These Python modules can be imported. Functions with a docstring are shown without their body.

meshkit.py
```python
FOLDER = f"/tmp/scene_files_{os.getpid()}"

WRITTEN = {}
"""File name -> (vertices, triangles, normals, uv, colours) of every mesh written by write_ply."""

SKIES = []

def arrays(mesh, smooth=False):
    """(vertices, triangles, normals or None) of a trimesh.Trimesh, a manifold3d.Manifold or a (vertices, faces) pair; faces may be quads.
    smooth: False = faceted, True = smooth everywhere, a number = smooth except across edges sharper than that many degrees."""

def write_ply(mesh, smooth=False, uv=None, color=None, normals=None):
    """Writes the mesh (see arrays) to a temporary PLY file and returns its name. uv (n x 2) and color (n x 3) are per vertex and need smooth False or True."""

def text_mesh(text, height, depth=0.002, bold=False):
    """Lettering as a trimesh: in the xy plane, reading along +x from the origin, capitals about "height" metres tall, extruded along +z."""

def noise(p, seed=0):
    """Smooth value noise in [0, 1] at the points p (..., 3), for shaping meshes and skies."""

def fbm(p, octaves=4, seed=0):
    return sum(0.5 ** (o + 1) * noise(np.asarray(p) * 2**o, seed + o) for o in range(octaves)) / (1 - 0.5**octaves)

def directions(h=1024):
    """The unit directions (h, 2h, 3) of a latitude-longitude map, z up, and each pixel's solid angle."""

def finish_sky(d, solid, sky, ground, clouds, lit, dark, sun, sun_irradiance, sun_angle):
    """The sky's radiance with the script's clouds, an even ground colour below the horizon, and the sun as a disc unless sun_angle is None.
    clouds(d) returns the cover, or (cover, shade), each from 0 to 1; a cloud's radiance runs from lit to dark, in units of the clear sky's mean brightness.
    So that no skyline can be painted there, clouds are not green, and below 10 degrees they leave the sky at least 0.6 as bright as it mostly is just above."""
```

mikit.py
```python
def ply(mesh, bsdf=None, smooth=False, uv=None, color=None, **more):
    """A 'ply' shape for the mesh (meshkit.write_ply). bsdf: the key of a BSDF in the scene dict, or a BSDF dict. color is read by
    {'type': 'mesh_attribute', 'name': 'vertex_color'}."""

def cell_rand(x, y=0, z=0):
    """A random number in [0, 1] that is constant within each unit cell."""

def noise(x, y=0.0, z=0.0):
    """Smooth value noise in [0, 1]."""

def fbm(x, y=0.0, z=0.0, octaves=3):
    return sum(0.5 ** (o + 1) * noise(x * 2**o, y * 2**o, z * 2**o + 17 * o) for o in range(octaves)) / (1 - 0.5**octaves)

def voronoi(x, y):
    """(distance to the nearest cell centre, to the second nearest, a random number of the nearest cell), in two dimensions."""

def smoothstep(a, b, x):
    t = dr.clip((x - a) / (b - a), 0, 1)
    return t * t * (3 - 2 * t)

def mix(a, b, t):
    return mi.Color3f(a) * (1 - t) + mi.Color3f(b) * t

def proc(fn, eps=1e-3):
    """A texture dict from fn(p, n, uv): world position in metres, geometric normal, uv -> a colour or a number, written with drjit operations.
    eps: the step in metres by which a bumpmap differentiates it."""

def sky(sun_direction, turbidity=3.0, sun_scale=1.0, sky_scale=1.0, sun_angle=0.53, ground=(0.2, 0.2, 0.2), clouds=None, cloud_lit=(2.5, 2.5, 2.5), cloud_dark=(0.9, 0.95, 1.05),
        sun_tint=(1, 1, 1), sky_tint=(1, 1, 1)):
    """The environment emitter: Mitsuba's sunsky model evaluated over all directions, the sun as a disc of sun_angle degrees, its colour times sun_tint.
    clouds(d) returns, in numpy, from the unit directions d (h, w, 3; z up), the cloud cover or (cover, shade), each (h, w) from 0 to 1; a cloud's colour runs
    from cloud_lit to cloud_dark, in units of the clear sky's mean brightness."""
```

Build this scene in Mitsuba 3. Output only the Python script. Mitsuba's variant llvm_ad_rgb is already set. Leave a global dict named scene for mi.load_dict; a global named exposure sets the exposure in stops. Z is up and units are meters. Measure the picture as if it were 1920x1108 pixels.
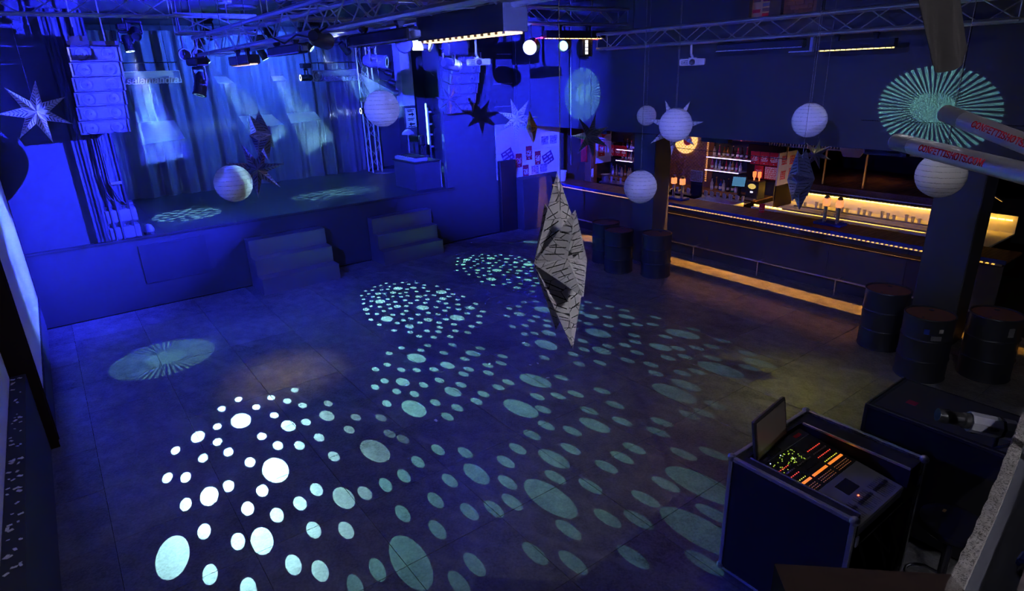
import math, random
import numpy as np, trimesh, mitsuba as mi, drjit as dr
import mikit, meshkit
from shapely.geometry import Polygon, Point
from shapely.ops import unary_union
from mikit import noise, fbm, voronoi, cell_rand, smoothstep, mix
random.seed(7); rng = np.random.default_rng(7)
T = mi.ScalarTransform4f
scene, labels = {}, {}

# ------------------------------------------------------------------ camera, exposure, large lights
exposure = 4.0                                  # all light powers below are divided by 16 to go with it
K = 1 / 16
EYE = np.array([0.0, 0.0, 4.0])
CAM_F = np.array([0.5559, 0.7580, -0.3416]); CAM_U = np.array([0.2308, 0.2541, 0.9392])
scene['camera'] = {'type': 'perspective', 'fov': 79.59, 'fov_axis': 'x', 'near_clip': 0.02, 'far_clip': 100.0,
                   'to_world': T().look_at(origin=EYE.tolist(), target=(EYE + CAM_F).tolist(), up=CAM_U.tolist())}

def rgb(*v): return {'type': 'rgb', 'value': [float(x) for x in v]}
def spot(key, pos, target, color, power, cutoff, beam, weight=1.0):
    pos, target = np.array(pos, float), np.array(target, float)
    up = [0, 0, 1] if abs((target - pos)[2]) < 0.98 * np.linalg.norm(target - pos) else [0, 1, 0]
    scene[key] = {'type': 'spot', 'to_world': T().look_at(origin=pos.tolist(), target=target.tolist(), up=up),
                  'intensity': rgb(*(np.array(color) * power * K)), 'cutoff_angle': float(cutoff), 'beam_width': float(beam), 'sampling_weight': float(weight)}
BLUE, DEEP, CYAN, AMBER = (0.012, 0.035, 1.0), (0.02, 0.03, 1.0), (0.42, 0.95, 1.0), (1.0, 0.66, 0.10)
# added fill lamp over the balcony behind the camera (its housing is built with the balcony)
spot('light_fill_balcony', (0.3, -1.6, 5.1), (2.0, 1.2, 3.2), (0.92, 0.88, 1.0), 13.0, 75, 40, 1.0)
spot('light_fill_tubes', (4.5, 2.2, 5.22), (4.3, 2.0, 1.0), (0.95, 0.92, 1.0), 2.6, 80, 50, 0.6)  # added to put a highlight on the confetti tubes and lift the desk
# blue floods on the trusses; the left wall and near truss end ones are added fill (their housings are built with the trusses)
spot('light_flood_left', (7.04, 8.88, 4.36), (0.35, 13.1, 3.45), DEEP, 5200, 27, 6, 2.5)
spot('light_flood_right', (2.50, 6.28, 4.36), (8.7, 13.0, 3.65), DEEP, 3300, 23, 6, 2.0)
spot('light_flood_screen', (7.76, 8.84, 4.38), (-0.65, 11.2, 1.6), (0.25, 0.55, 1.0), 210, 9, 3, 0.5)
spot('light_flood_lantern', (8.42, 8.80, 4.36), (1.6, 7.3, 2.95), (0.45, 0.95, 1.0), 260, 3.2, 2.2, 1.2)
spot('light_fill_truss', (-0.52, 6.5, 3.95), (2.6, 8.4, 4.75), (0.02, 0.045, 1.0), 36, 50, 30, 0.8)  # added lamp, brightens the thick truss and the ceiling
spot('light_fill_room', (2.45, 1.75, 4.36), (6.6, 4.2, 3.35), (0.13, 0.16, 1.0), 62, 25, 12, 1.0)  # added fill to turn the bar side lanterns blue
spot('light_fill_stage', (2.45, 1.85, 4.38), (3.3, 7.4, 3.75), (0.10, 0.14, 1.0), 70, 15, 9, 0.7)  # added fill for the lantern and stars towards the stage
spot('light_fill_desk', (-0.50, 6.45, 3.97), (3.8, 1.9, 0.7), (0.03, 0.05, 1.0), 55, 13, 6, 0.4)  # added from the wall position to tint the desk case blue
spot('light_wash_floor', (5.32, 8.80, 4.36), (2.6, 8.2, 0.0), DEEP, 17, 60, 18, 1.0)
spot('light_wash_curtain', (4.95, 15.9, 5.22), (4.4, 17.6, 4.85), (0.03, 0.10, 1.0), 85, 75, 40, 1.2)
spot('light_fill_steps', (-0.50, 6.45, 3.97), (3.6, 12.4, 0.4), (0.015, 0.04, 1.0), 150, 20, 7, 0.8)  # added from the wall position to brighten the steps
# amber washes hung in the batten housings
spot('light_amber_small', (2.48, 9.4, 4.20), (2.05, 8.45, 0.0), (1.0, 0.72, 0.12), 24, 13, 2, 0.5)
spot('light_amber_large', (2.66, 3.9, 4.24), (4.75, 5.45, 0.0), (1.0, 0.76, 0.10), 40, 19, 2, 0.8)
spot('light_amber_right', (8.50, 4.05, 4.10), (6.95, 3.55, 0.0), (0.85, 0.78, 0.14), 16, 20, 3, 0.6)
spot('light_yellow_lantern', (8.50, 3.70, 4.10), (7.49, 4.01, 3.36), (1.0, 0.95, 0.18), 2.4, 14, 9, 0.2)
# magenta wash reaching the dance floor from the bar side
spot('light_wash_magenta', (9.2, 6.6, 4.3), (6.2, 3.2, 0.0), (0.55, 0.18, 0.42), 2.2, 60, 20, 0.4)

# ------------------------------------------------------------------ helpers
def numbered(key):
    if key not in scene and key not in labels: return key
    n = 1
    while f'{key}_{n:03d}' in scene or f'{key}_{n:03d}' in labels: n += 1
    return f'{key}_{n:03d}'
_counts = {}
def uniq(key):
    n = _counts.get(key, 0); _counts[key] = n + 1
    return key if n == 0 else f'{key}_{n:03d}'
def thing(name, label, cat, group=None, kind=None):
    key = uniq(name)
    labels[key] = {'label': label}
    if cat: labels[key]['category'] = cat
    if group: labels[key]['group'] = group
    if kind: labels[key]['kind'] = kind
    return key
def add(key, shape, bsdf=None, smooth=False, emit=None, weight=0.05, to_world=None, uv=None):
    """shape: a mesh, or a ply dict already written"""
    d = dict(shape) if isinstance(shape, dict) else mikit.ply(shape, bsdf, smooth=smooth, uv=uv)
    if emit is not None: d['emitter'] = {'type': 'area', 'radiance': rgb(*(np.array(emit) * K)), 'sampling_weight': float(weight)}
    if to_world is not None: d['to_world'] = to_world
    scene[key] = d
    return key
def part(parent, name, shape, bsdf=None, label=None, kind=None, **k):
    key = uniq(f'{parent}__{name}')
    add(key, shape, bsdf, **k)
    if label or kind:
        labels[key] = {}
        if label: labels[key]['label'] = label
        if kind: labels[key]['kind'] = kind
    return key
def solo(name, label, cat, mesh, bsdf, group=None, kind=None, **k):
    key = thing(name, label, cat, group, kind); add(key, mesh, bsdf, **k); return key
def struct(name, mesh, bsdf, label=None, **k):
    key = uniq(name); labels[key] = {'kind': 'structure'}
    if label: labels[key]['label'] = label
    if mesh is not None: add(key, mesh, bsdf, **k)
    return key
def cat(*m):
    m = [x for y in m for x in (y if isinstance(y, (list, tuple)) else [y])]
    return trimesh.util.concatenate(m)
def box(x0, x1, y0, y1, z0, z1):
    b = trimesh.creation.box(extents=(x1 - x0, y1 - y0, z1 - z0)); b.apply_translation(((x0 + x1) / 2, (y0 + y1) / 2, (z0 + z1) / 2)); return b
def bevel(x0, x1, y0, y1, z0, z1, r=0.01):
    """box with chamfered edges"""
    c = np.array([(x0 + x1) / 2, (y0 + y1) / 2, (z0 + z1) / 2]); h = np.array([x1 - x0, y1 - y0, z1 - z0]) / 2; r = min(r, h.min() * .8)
    pts = [np.array(s) * (h - r * (1 - np.eye(3)[a])) for s in np.array(np.meshgrid([-1, 1], [-1, 1], [-1, 1])).T.reshape(-1, 3) for a in range(3)]
    m = trimesh.convex.convex_hull(np.array(pts)); m.apply_translation(c); return m
def tube(p0, p1, r, n=10):
    return trimesh.creation.cylinder(radius=r, segment=[p0, p1], sections=n)
def ring(R, r, n=24, m=8):
    return trimesh.creation.torus(R, r, major_sections=n, minor_sections=m)
def pipe(pts, r, n=8):
    pts = [np.array(p, float) for p in pts]; out = []
    for a, b in zip(pts[:-1], pts[1:]): out.append(tube(a, b, r, n))
    for p in pts[1:-1]:
        s = trimesh.creation.icosphere(1, r); s.apply_translation(p); out.append(s)
    return cat(out)
def lathe(prof, n=24):
    m = trimesh.creation.revolve(np.array(prof, float), sections=n)
    if m.volume < 0: m.invert()
    return m
def mv(m, M):
    m = m.copy(); m.apply_transform(M); return m
def frame(o, x, y, z):
    M = np.eye(4); M[:3, 0], M[:3, 1], M[:3, 2], M[:3, 3] = x, y, z, o; return M
def norm(v): v = np.array(v, float); return v / np.linalg.norm(v)
def aim(o, target=None, d=None, up=(0, 0, 1)):
    """local +z along the aim, local y as near to up as possible"""
    z = norm(np.array(target, float) - np.array(o, float)) if d is None else norm(d)
    if abs(z @ np.array(up)) > .99: up = (0, 1, 0)
    x = norm(np.cross(up, z)); return frame(o, x, np.cross(z, x), z)
def wall_x(o): return frame(o, (0, -1, 0), (0, 0, 1), (-1, 0, 0))     # a face seen by looking along +x
def wall_y(o): return frame(o, (1, 0, 0), (0, 0, 1), (0, -1, 0))      # a face seen by looking along +y
def rz(a, o=(0, 0, 0)):
    return trimesh.transformations.rotation_matrix(a, (0, 0, 1), o)
def tw(M): return T(np.asarray(M, float).tolist())
def extrude(poly, h): 
    return trimesh.creation.extrude_polygon(poly, h, engine='earcut')
def centred(text, h, depth=.002, bold=True):
    m = meshkit.text_mesh(text, h, depth, bold); b = m.bounds; m.apply_translation((-(b[0][0] + b[1][0]) / 2, -(b[0][1] + b[1][1]) / 2, 0)); return m
def fit_text(text, w, h, depth=.002, bold=True):
    m = centred(text, h, depth, bold); s = w / (m.bounds[1][0] - m.bounds[0][0])
    if s < 1: m.apply_scale([s, 1, 1])
    return m
_unit = {}
def unit_rod(bsdf):
    if bsdf not in _unit: _unit[bsdf] = mikit.ply(trimesh.creation.cylinder(radius=1, segment=[[0, 0, 0], [0, 0, 1]], sections=8), bsdf, smooth=40)
    return _unit[bsdf]
def rod_tw(p0, p1, r):
    p0, p1 = np.array(p0, float), np.array(p1, float); M = aim(p0, p1); M[:3, :3] = M[:3, :3] @ np.diag([r, r, np.linalg.norm(p1 - p0)]); return tw(M)

# ------------------------------------------------------------------ materials
def mat(key, color=None, rough=.6, metal=0., spec=.5, tex=None, bump=None, bscale=.002, **k):
    d = {'type': 'principled', 'base_color': tex if tex else rgb(*color), 'roughness': rough, 'metallic': metal, 'specular': spec, **k}
    d = {'type': 'twosided', 'b': d}
    if bump: d = {'type': 'twosided', 'b': {'type': 'bumpmap', 'scale': bscale, 'nested_texture': bump, 'b': d['b']}}
    scene[key] = d
def floor_tex(p, n, uv):
    slab = cell_rand(dr.floor((p.x + 1.3) / 1.0), dr.floor(p.y / 1.0), 5)
    a = fbm(p.x * 1.1, p.y * 1.1, 0, 4); b = fbm(p.x * 9, p.y * 7, 3, 3); c = fbm(p.x * 60, p.y * 60, 7, 2)
    v = .165 + .10 * (a - .5) + .09 * (b - .5) + .08 * (c - .5) + .05 * (slab - .5)
    scuff = smoothstep(.66, .78, fbm(p.x * 3.2 + p.y, p.y * .9, 11, 4))
    return mix((v * 1.0, v, v * .96), (.30, .30, .29), scuff * .35)
mat('m_floor', tex=mikit.proc(floor_tex), rough=.42, spec=.45)
mat('m_joint', (.02, .02, .02), .9)
mat('m_black_wall', (.055, .058, .065), .75, spec=.25)
def stipple(p, n, uv): return fbm(p.y * 34, p.z * 34, p.x * 34, 2)
mat('m_stipple', (.065, .07, .08), .6, spec=.45, bump=mikit.proc(stipple, 4e-3), bscale=.010)
mat('m_ceiling', (.07, .07, .075), .8)
mat('m_screen', (.75, .76, .78), .8, spec=.1)
mat('m_stage', (.035, .038, .042), .34, spec=.5)
mat('m_curtain', (.17, .18, .20), .85, spec=.15)
mat('m_drape', (.045, .047, .055), .8, spec=.2)
mat('m_alu', (.72, .73, .76), .28, .9)
mat('m_steel', (.55, .55, .57), .3, .95)
mat('m_chrome', (.85, .85, .87), .12, 1.)
mat('m_black', (.018, .018, .02), .45)
mat('m_black_gloss', (.015, .015, .018), .15)
mat('m_gunmetal', (.07, .07, .08), .35, .6)
mat('m_cabinet', (.09, .09, .10), .5)
mat('m_grille', (.13, .13, .145), .6, .3)
mat('m_paper', (.82, .82, .84), .85, spec=.1)
mat('m_card', (.70, .69, .68), .8, spec=.1)
mat('m_foil', (.42, .42, .48), .24, .95)
mat('m_slit', (.012, .012, .016), .8)
mat('m_red', (.55, .018, .03), .6)
mat('m_dark_red', (.28, .01, .04), .6)
mat('m_purple', (.09, .03, .14), .7)
mat('m_white', (.8, .8, .8), .5)
mat('m_brown', (.20, .09, .05), .6)
mat('m_brown_dark', (.022, .012, .010), .7, spec=.12)
mat('m_gold', (.85, .58, .18), .35, .9)
mat('m_blue', (.03, .06, .35), .3)
mat('m_barrel', (.045, .05, .06), .33, .35)
mat('m_barrel_top', (.16, .07, .05), .6)
mat('m_rubber', (.02, .02, .02), .8)
mat('m_grey', (.20, .20, .22), .6)
mat('m_cloth', (.085, .08, .08), .9, spec=.1)
def checker(p, n, uv):
    a = dr.select(dr.abs(n.z) > .6, p.y, p.z); h = dr.select(dr.abs(n.x) > .6, p.y, p.x)
    u, v = h / .042, a / .042
    i, j = dr.floor(u), dr.floor(v); s = i + j; par = s - 2 * dr.floor(s / 2)
    x, y = u - i - .5, v - j - .5; sg = dr.select(par > .5, 1.0, -1.0)
    a1, b1 = (x + sg * y) * .707, (x - sg * y) * .707
    return 1 - smoothstep(.6, 1.05, dr.sqrt(dr.square(a1 / .40) + dr.square(b1 / .15)))
mat('m_tread', (.42, .43, .46), .33, .85, bump=mikit.proc(checker, 1.5e-3), bscale=.006)
def star_print(p, n, uv):
    f1, f2, _ = voronoi(uv.x * 8, uv.y * 8)
    return mix((.80, .79, .80), (.05, .05, .06), 1 - smoothstep(.02, .055, f2 - f1))
mat('m_star_print', tex=mikit.proc(star_print), rough=.8, spec=.1)
def gritty(p, n, uv):
    g = fbm(p.x * 120, p.y * 120, p.z * 120, 2); s = smoothstep(.62, .7, noise(p.x * 420, p.y * 420, p.z * 420))
    return mix((.16, .145, .13), (.34, .325, .31), g) * (1 - .6 * s)
mat('m_concrete', tex=mikit.proc(gritty), rough=.9, spec=.1)
def wood(p, n, uv):
    g = fbm(p.x * 3, p.y * 40, p.z * 40, 3); return mix((.10, .042, .02), (.28, .13, .06), g)
mat('m_wood', tex=mikit.proc(wood), rough=.45)
scene['m_glass'] = {'type': 'thindielectric'}
scene['m_null'] = {'type': 'null'}
def glow(key, c): scene[key] = {'type': 'diffuse', 'reflectance': rgb(*c)}
glow('m_lamp', (.3, .3, .3))
# ------------------------------------------------------------------ the setting
struct('floor', box(-1.35, 14.2, -1.5, 18.2, -.12, -.012), 'm_joint')
for i in range(13):
    for j in range(13):
        x0, y0 = -1.3 + i, j
        if x0 + 1 > 11.15: x1 = 11.1
        else: x1 = x0 + .995
        dz = rng.uniform(-.0008, .0008)
        if x1 - x0 > .05: part('floor', 'slab', box(x0, x1, y0, y0 + .995, -.012, dz), 'm_floor')
struct('ceiling', box(-1.6, 14.2, -2.5, 18.2, 5.35, 5.5), 'm_ceiling')
struct('wall_left', box(-.80, -.66, 8.55, 18.2, 0, 5.35), 'm_black_wall')
struct('wall_left', box(-1.05, -.902, -2.5, 8.3, 0, 5.35), 'm_black_wall')
struct('wall_back', box(-.66, 10.2, 18.05, 18.2, 0, 5.35), 'm_black_wall')
struct('wall_front_left', cat(box(-.66, .60, 13.12, 13.22, 1.36, 5.35), box(.60, 1.02, 13.12, 13.22, 2.05, 5.35)), 'm_black_wall', 'black wall panel left of the stage opening')
struct('wall_front_right', cat(box(7.78, 9.24, 13.12, 13.24, 0, 5.35), box(9.24, 11.1, 13.14, 13.24, 2.78, 5.35), box(9.24, 11.6, 13.14, 13.24, 0, 2.78)), 'm_black_wall', 'black wall panel right of the stage opening')
struct('wall_right', box(9.9, 10.2, -2.5, 13.12, 2.73, 5.35), 'm_stipple', 'upper black stippled wall above the bar')
for y in (3.30,):
    part('wall_right', 'seam', box(9.897, 9.901, y, y + .012, 2.73, 5.35), 'm_slit')
part('wall_right', 'seam', box(9.896, 9.901, -2.0, 4.5, 3.14, 3.153), 'm_slit')
struct('wall_stage_side', box(10.1, 10.2, 13.24, 18.05, 0, 5.35), 'm_black_wall')
struct('wall_bar_back', box(13.72, 13.84, 8.0, 13.6, 0, 2.74), 'm_black_wall')
struct('wall_bar_end', box(11.6, 13.72, 13.45, 13.6, 0, 2.74), 'm_black_wall')
struct('ceiling_bar', box(10.2, 17.0, -1.5, 13.6, 2.74, 2.87), 'm_black_wall')
struct('floor_back_room', box(14.2, 18.0, -1.5, 13.6, -.12, 0), 'm_brown_dark')
struct('wall_back_room', box(17.0, 17.1, -1.5, 13.6, 0, 2.85), 'm_black_wall')
for k, y in enumerate((8.42, 2.78)):
    struct('pillar', bevel(9.9, 10.4, y, y + .58, 0, 2.73, .012), 'm_stipple', ('black square pillar with two oil drums at its foot', 'black square pillar behind three oil drums')[k])
# steel post and low confetti ledge by the left wall
solo('steel_post', 'dark steel post standing by the left wall in front of the screen', 'post', cat(box(-.895, -.64, 8.30, 8.335, 0, 5.35), box(-.895, -.64, 8.51, 8.545, 0, 5.35), box(-.83, -.79, 8.33, 8.52, 0, 5.35)), 'm_brown_dark')
struct('ledge', box(-.87, -.73, 3.2, 8.3, 0, 1.0), 'm_black_wall', 'low dark ledge along the left wall')
key = thing('screen', 'white projection screen on the left wall, lit blue', 'screen'); part(key, 'fabric', box(-.657, -.650, 8.65, 12.86, .62, 4.6), 'm_screen'); part(key, 'border', cat(box(-.657, -.640, 8.6, 12.95, .55, .62), box(-.657, -.640, 12.86, 12.95, .55, 4.65), box(-.657, -.640, 8.6, 12.95, 4.6, 4.65)), 'm_black')
solo('lit_board', 'pale board on the near left wall, left of the confetti ledge', 'board', box(-.90, -.872, 3.0, 8.25, 0, 3.2), 'm_screen')
# confetti on the ledge and on the floor
def flake(x, y, z, s, a, tilt):
    q = np.array([[-.5, -.28, 0], [.5, -.28, 0], [.5, .28, 0], [-.5, .28, 0], [-.5, -.28, .06], [.5, -.28, .06], [.5, .28, .06], [-.5, .28, .06]]) * s
    m = trimesh.convex.convex_hull(q); m.apply_transform(trimesh.transformations.euler_matrix(tilt, tilt * .6, a)); m.apply_translation((x, y, z)); return m
fl = [flake(rng.uniform(-.85, -.75), rng.uniform(4.5, 8.2), 1.006, rng.uniform(.02, .045), rng.uniform(0, 3), rng.uniform(-.15, .15)) for _ in range(60)]
solo('ledge_confetti', 'white paper confetti scattered along the ledge by the left wall', 'confetti', cat(fl), 'm_white', kind='stuff')
for i, (x, y, wh) in enumerate([(5.33, 7.0, 'beside the amber light pool'), (5.04, 6.3, 'right of a pair below the hanging star tip'), (4.93, 6.33, 'left of a pair below the hanging star tip'), (4.86, 5.86, 'in the amber light pool'), (5.6, 8.92, 'among the far light dots'), (4.5, 6.75, 'left of the amber pool'), (3.1, 5.9, 'among the middle light dots')]):
    solo('confetti_flake', f'tiny white confetti flake {wh}', 'confetti', flake(x, y, .006, .05, i * .8, .2), 'm_white', 'confetti flakes on the dance floor')

# ceiling fittings
for i, (x, y, r, lab) in enumerate([(3.6, 13.4, .32, 'upper round ceiling speaker beside the truss'), (4.1, 15.6, .34, 'lower round ceiling speaker above the stage'), (4.6, 12.3, .3, 'round ceiling speaker nearest the main truss')]):
    k = thing('ceiling_speaker', lab, 'ceiling speaker', 'round ceiling speakers'); part(k, 'rim', mv(ring(r, .025, 32, 8), trimesh.transformations.translation_matrix((x, y, 5.33))), 'm_grey', smooth=True); part(k, 'grille', tube((x, y, 5.335), (x, y, 5.35), r, 32), 'm_grille')
k = thing('ceiling_hanger', 'small dome on a thin rod under the ceiling near the stage', 'hanger'); part(k, 'dome', mv(lathe([(0, 0), (.10, .0), (.12, .05), (.08, .11), (0, .13)], 16), trimesh.transformations.translation_matrix((2.9, 11.5, 5.2))), 'm_grey', smooth=40); part(k, 'rod', tube((2.9, 11.5, 4.9), (2.9, 11.5, 5.2), .012), 'm_grey')
k = thing('added_ceiling_lamp', 'added flat black lamp under the ceiling over the balcony', 'lamp'); part(k, 'housing', cat(box(.05, .55, -1.85, -1.35, 5.2, 5.35)), 'm_black')  # housing added for the balcony fill lamp

# ------------------------------------------------------------------ the stage
SZ = 1.36
key = thing('stage', 'raised black stage with a glossy dark floor', 'stage', kind='structure')
part(key, 'front', box(-.66, 7.78, 13.06, 13.10, 0, SZ - .05), 'm_black_wall')
for i in range(5):
    for j in range(3):
        x0 = -.66 + i * 2.15; x1 = min(x0 + 2.146, 10.1); y0 = 13.04 + j * 1.68; part(key, 'deck_panel', box(x0, x1, y0 if y0 > 13.1 or x0 < 7.7 else 13.25, min(y0 + 1.676, 18.05), SZ - .05, SZ), 'm_stage')
part(key, 'nosing', cat(box(-.66, 7.78, 13.030, 13.042, SZ - .03, SZ + .002)), 'm_gunmetal')
part(key, 'hatch', bevel(1.0, 2.15, 13.045, 13.062, .45, 1.2, .004), 'm_drape')

def curtain(x0, x1, y, z0, z1, amp, n, seed, lean=0.):
    r = np.random.default_rng(seed); nx, nz = int(n * 22), 10
    ph = r.uniform(0, 6.28, 4)
    u = np.linspace(0, 1, nx); V = []
    for k in range(nz):
        t = k / (nz - 1)
        w = np.sin(u * n * 6.283 + ph[0] + 1.2 * np.sin(u * 9 + ph[1])) * amp * (1 - .35 * t) + amp * .22 * np.sin(u * n * 2.7 * 6.283 + ph[2])
        V.append(np.c_[x0 + (x1 - x0) * u + lean * t, np.full(nx, y) + w, np.full(nx, z0 + (z1 - z0) * t)])
    V = np.vstack(V); i, j = np.meshgrid(np.arange(nx - 1), np.arange(nz - 1)); a = (j * nx + i).ravel()
    front = np.c_[a, a + 1, a + nx + 1, a + nx]; back = V + [0, .004, 0]; q = len(V)
    return trimesh.Trimesh(np.vstack([V, back]), np.vstack([front[:, [0, 1, 2]], front[:, [0, 2, 3]], front[:, [0, 2, 1]] + q, front[:, [0, 3, 2]] + q]), process=False)
for i, (a, b, s) in enumerate([(.6, 3.05, 1), (3.0, 5.4, 2), (5.35, 7.75, 3)]):
    solo('stage_curtain', ('left', 'middle', 'right')[i] + ' panel of the dark pleated stage curtain', 'curtain', curtain(a, b, 17.62 + .05 * i, SZ, 5.2, .10, 4.4, s), 'm_curtain', 'stage curtain panels', smooth=True)
solo('side_drape', 'black drape hanging beside the left loudspeaker column', 'drape', curtain(.42, 1.03, 13.04, SZ + .01, 5.2, .02, 4, 9), 'm_drape', smooth=True)

def banner(x0, x1, y, z0, z1, label):
    k = thing('banner', label, 'sign', 'salamandra signs on the curtain'); h = z1 - z0
    part(k, 'board', bevel(x0, x1, y, y + .06, z0, z1, .012), 'm_grey')
    part(k, 'rim', cat(box(x0, x1, y - .01, y, z0, z0 + .015), box(x0, x1, y - .01, y, z1 - .015, z1), box(x0, x0 + .015, y - .01, y, z0, z1), box(x1 - .015, x1, y - .01, y, z0, z1)), 'm_alu')
    cx = x0 + h * .52
    M = wall_y((cx, y, (z0 + z1) / 2))
    sp = [(r_ * math.cos(a), r_ * math.sin(a), .004) for a, r_ in zip(np.linspace(-1.2, 5.2, 22), np.linspace(.12, .26, 22) * h)]
    logo = cat(ring(h * .43, h * .022, 32, 6), pipe(sp, h * .035, 6), pipe([(-.1 * h, 0, .004), (.22 * h, .07 * h, .004)], h * .03, 6))
    part(k, 'logo', mv(logo, M), 'm_alu', 'round spiral emblem')
    t = fit_text('salamandra', (x1 - x0) - h * 1.25, h * .55, .012); t.apply_transform(trimesh.transformations.shear_matrix(.2, (1, 0, 0), (0, 0, 0), (0, 1, 0)) if False else np.eye(4))
    t.vertices[:, 0] += .22 * t.vertices[:, 1]
    part(k, 'lettering', mv(t, wall_y((cx + h * .5 + ((x1 - x0) - h * 1.2) / 2, y, z0 + h * .26))), 'm_alu', 'raised slanted word salamandra')
    part(k, 'hanging_bar', tube((x0 + .02, y + .03, z1 + .18), (x1 - .02, y + .03, z1 + .18), .012), 'm_black')
    part(k, 'strap', cat(box(x0 + .2, x0 + .22, y + .02, y + .03, z1, z1 + .18), box(x1 - .22, x1 - .2, y + .02, y + .03, z1, z1 + .18)), 'm_black')
    for xx in (x0 + .21, x1 - .21): part(k, 'cable', tube((xx, y + .025, z1 + .18), (xx, y + .025, 5.35), .004, 6), 'm_black')
banner(1.60, 3.00, 16.95, 4.03, 4.30, 'salamandra sign on the curtain behind the left beam')
banner(6.15, 7.42, 16.95, 3.93, 4.22, 'salamandra sign on the curtain beside the truss tower')

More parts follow.
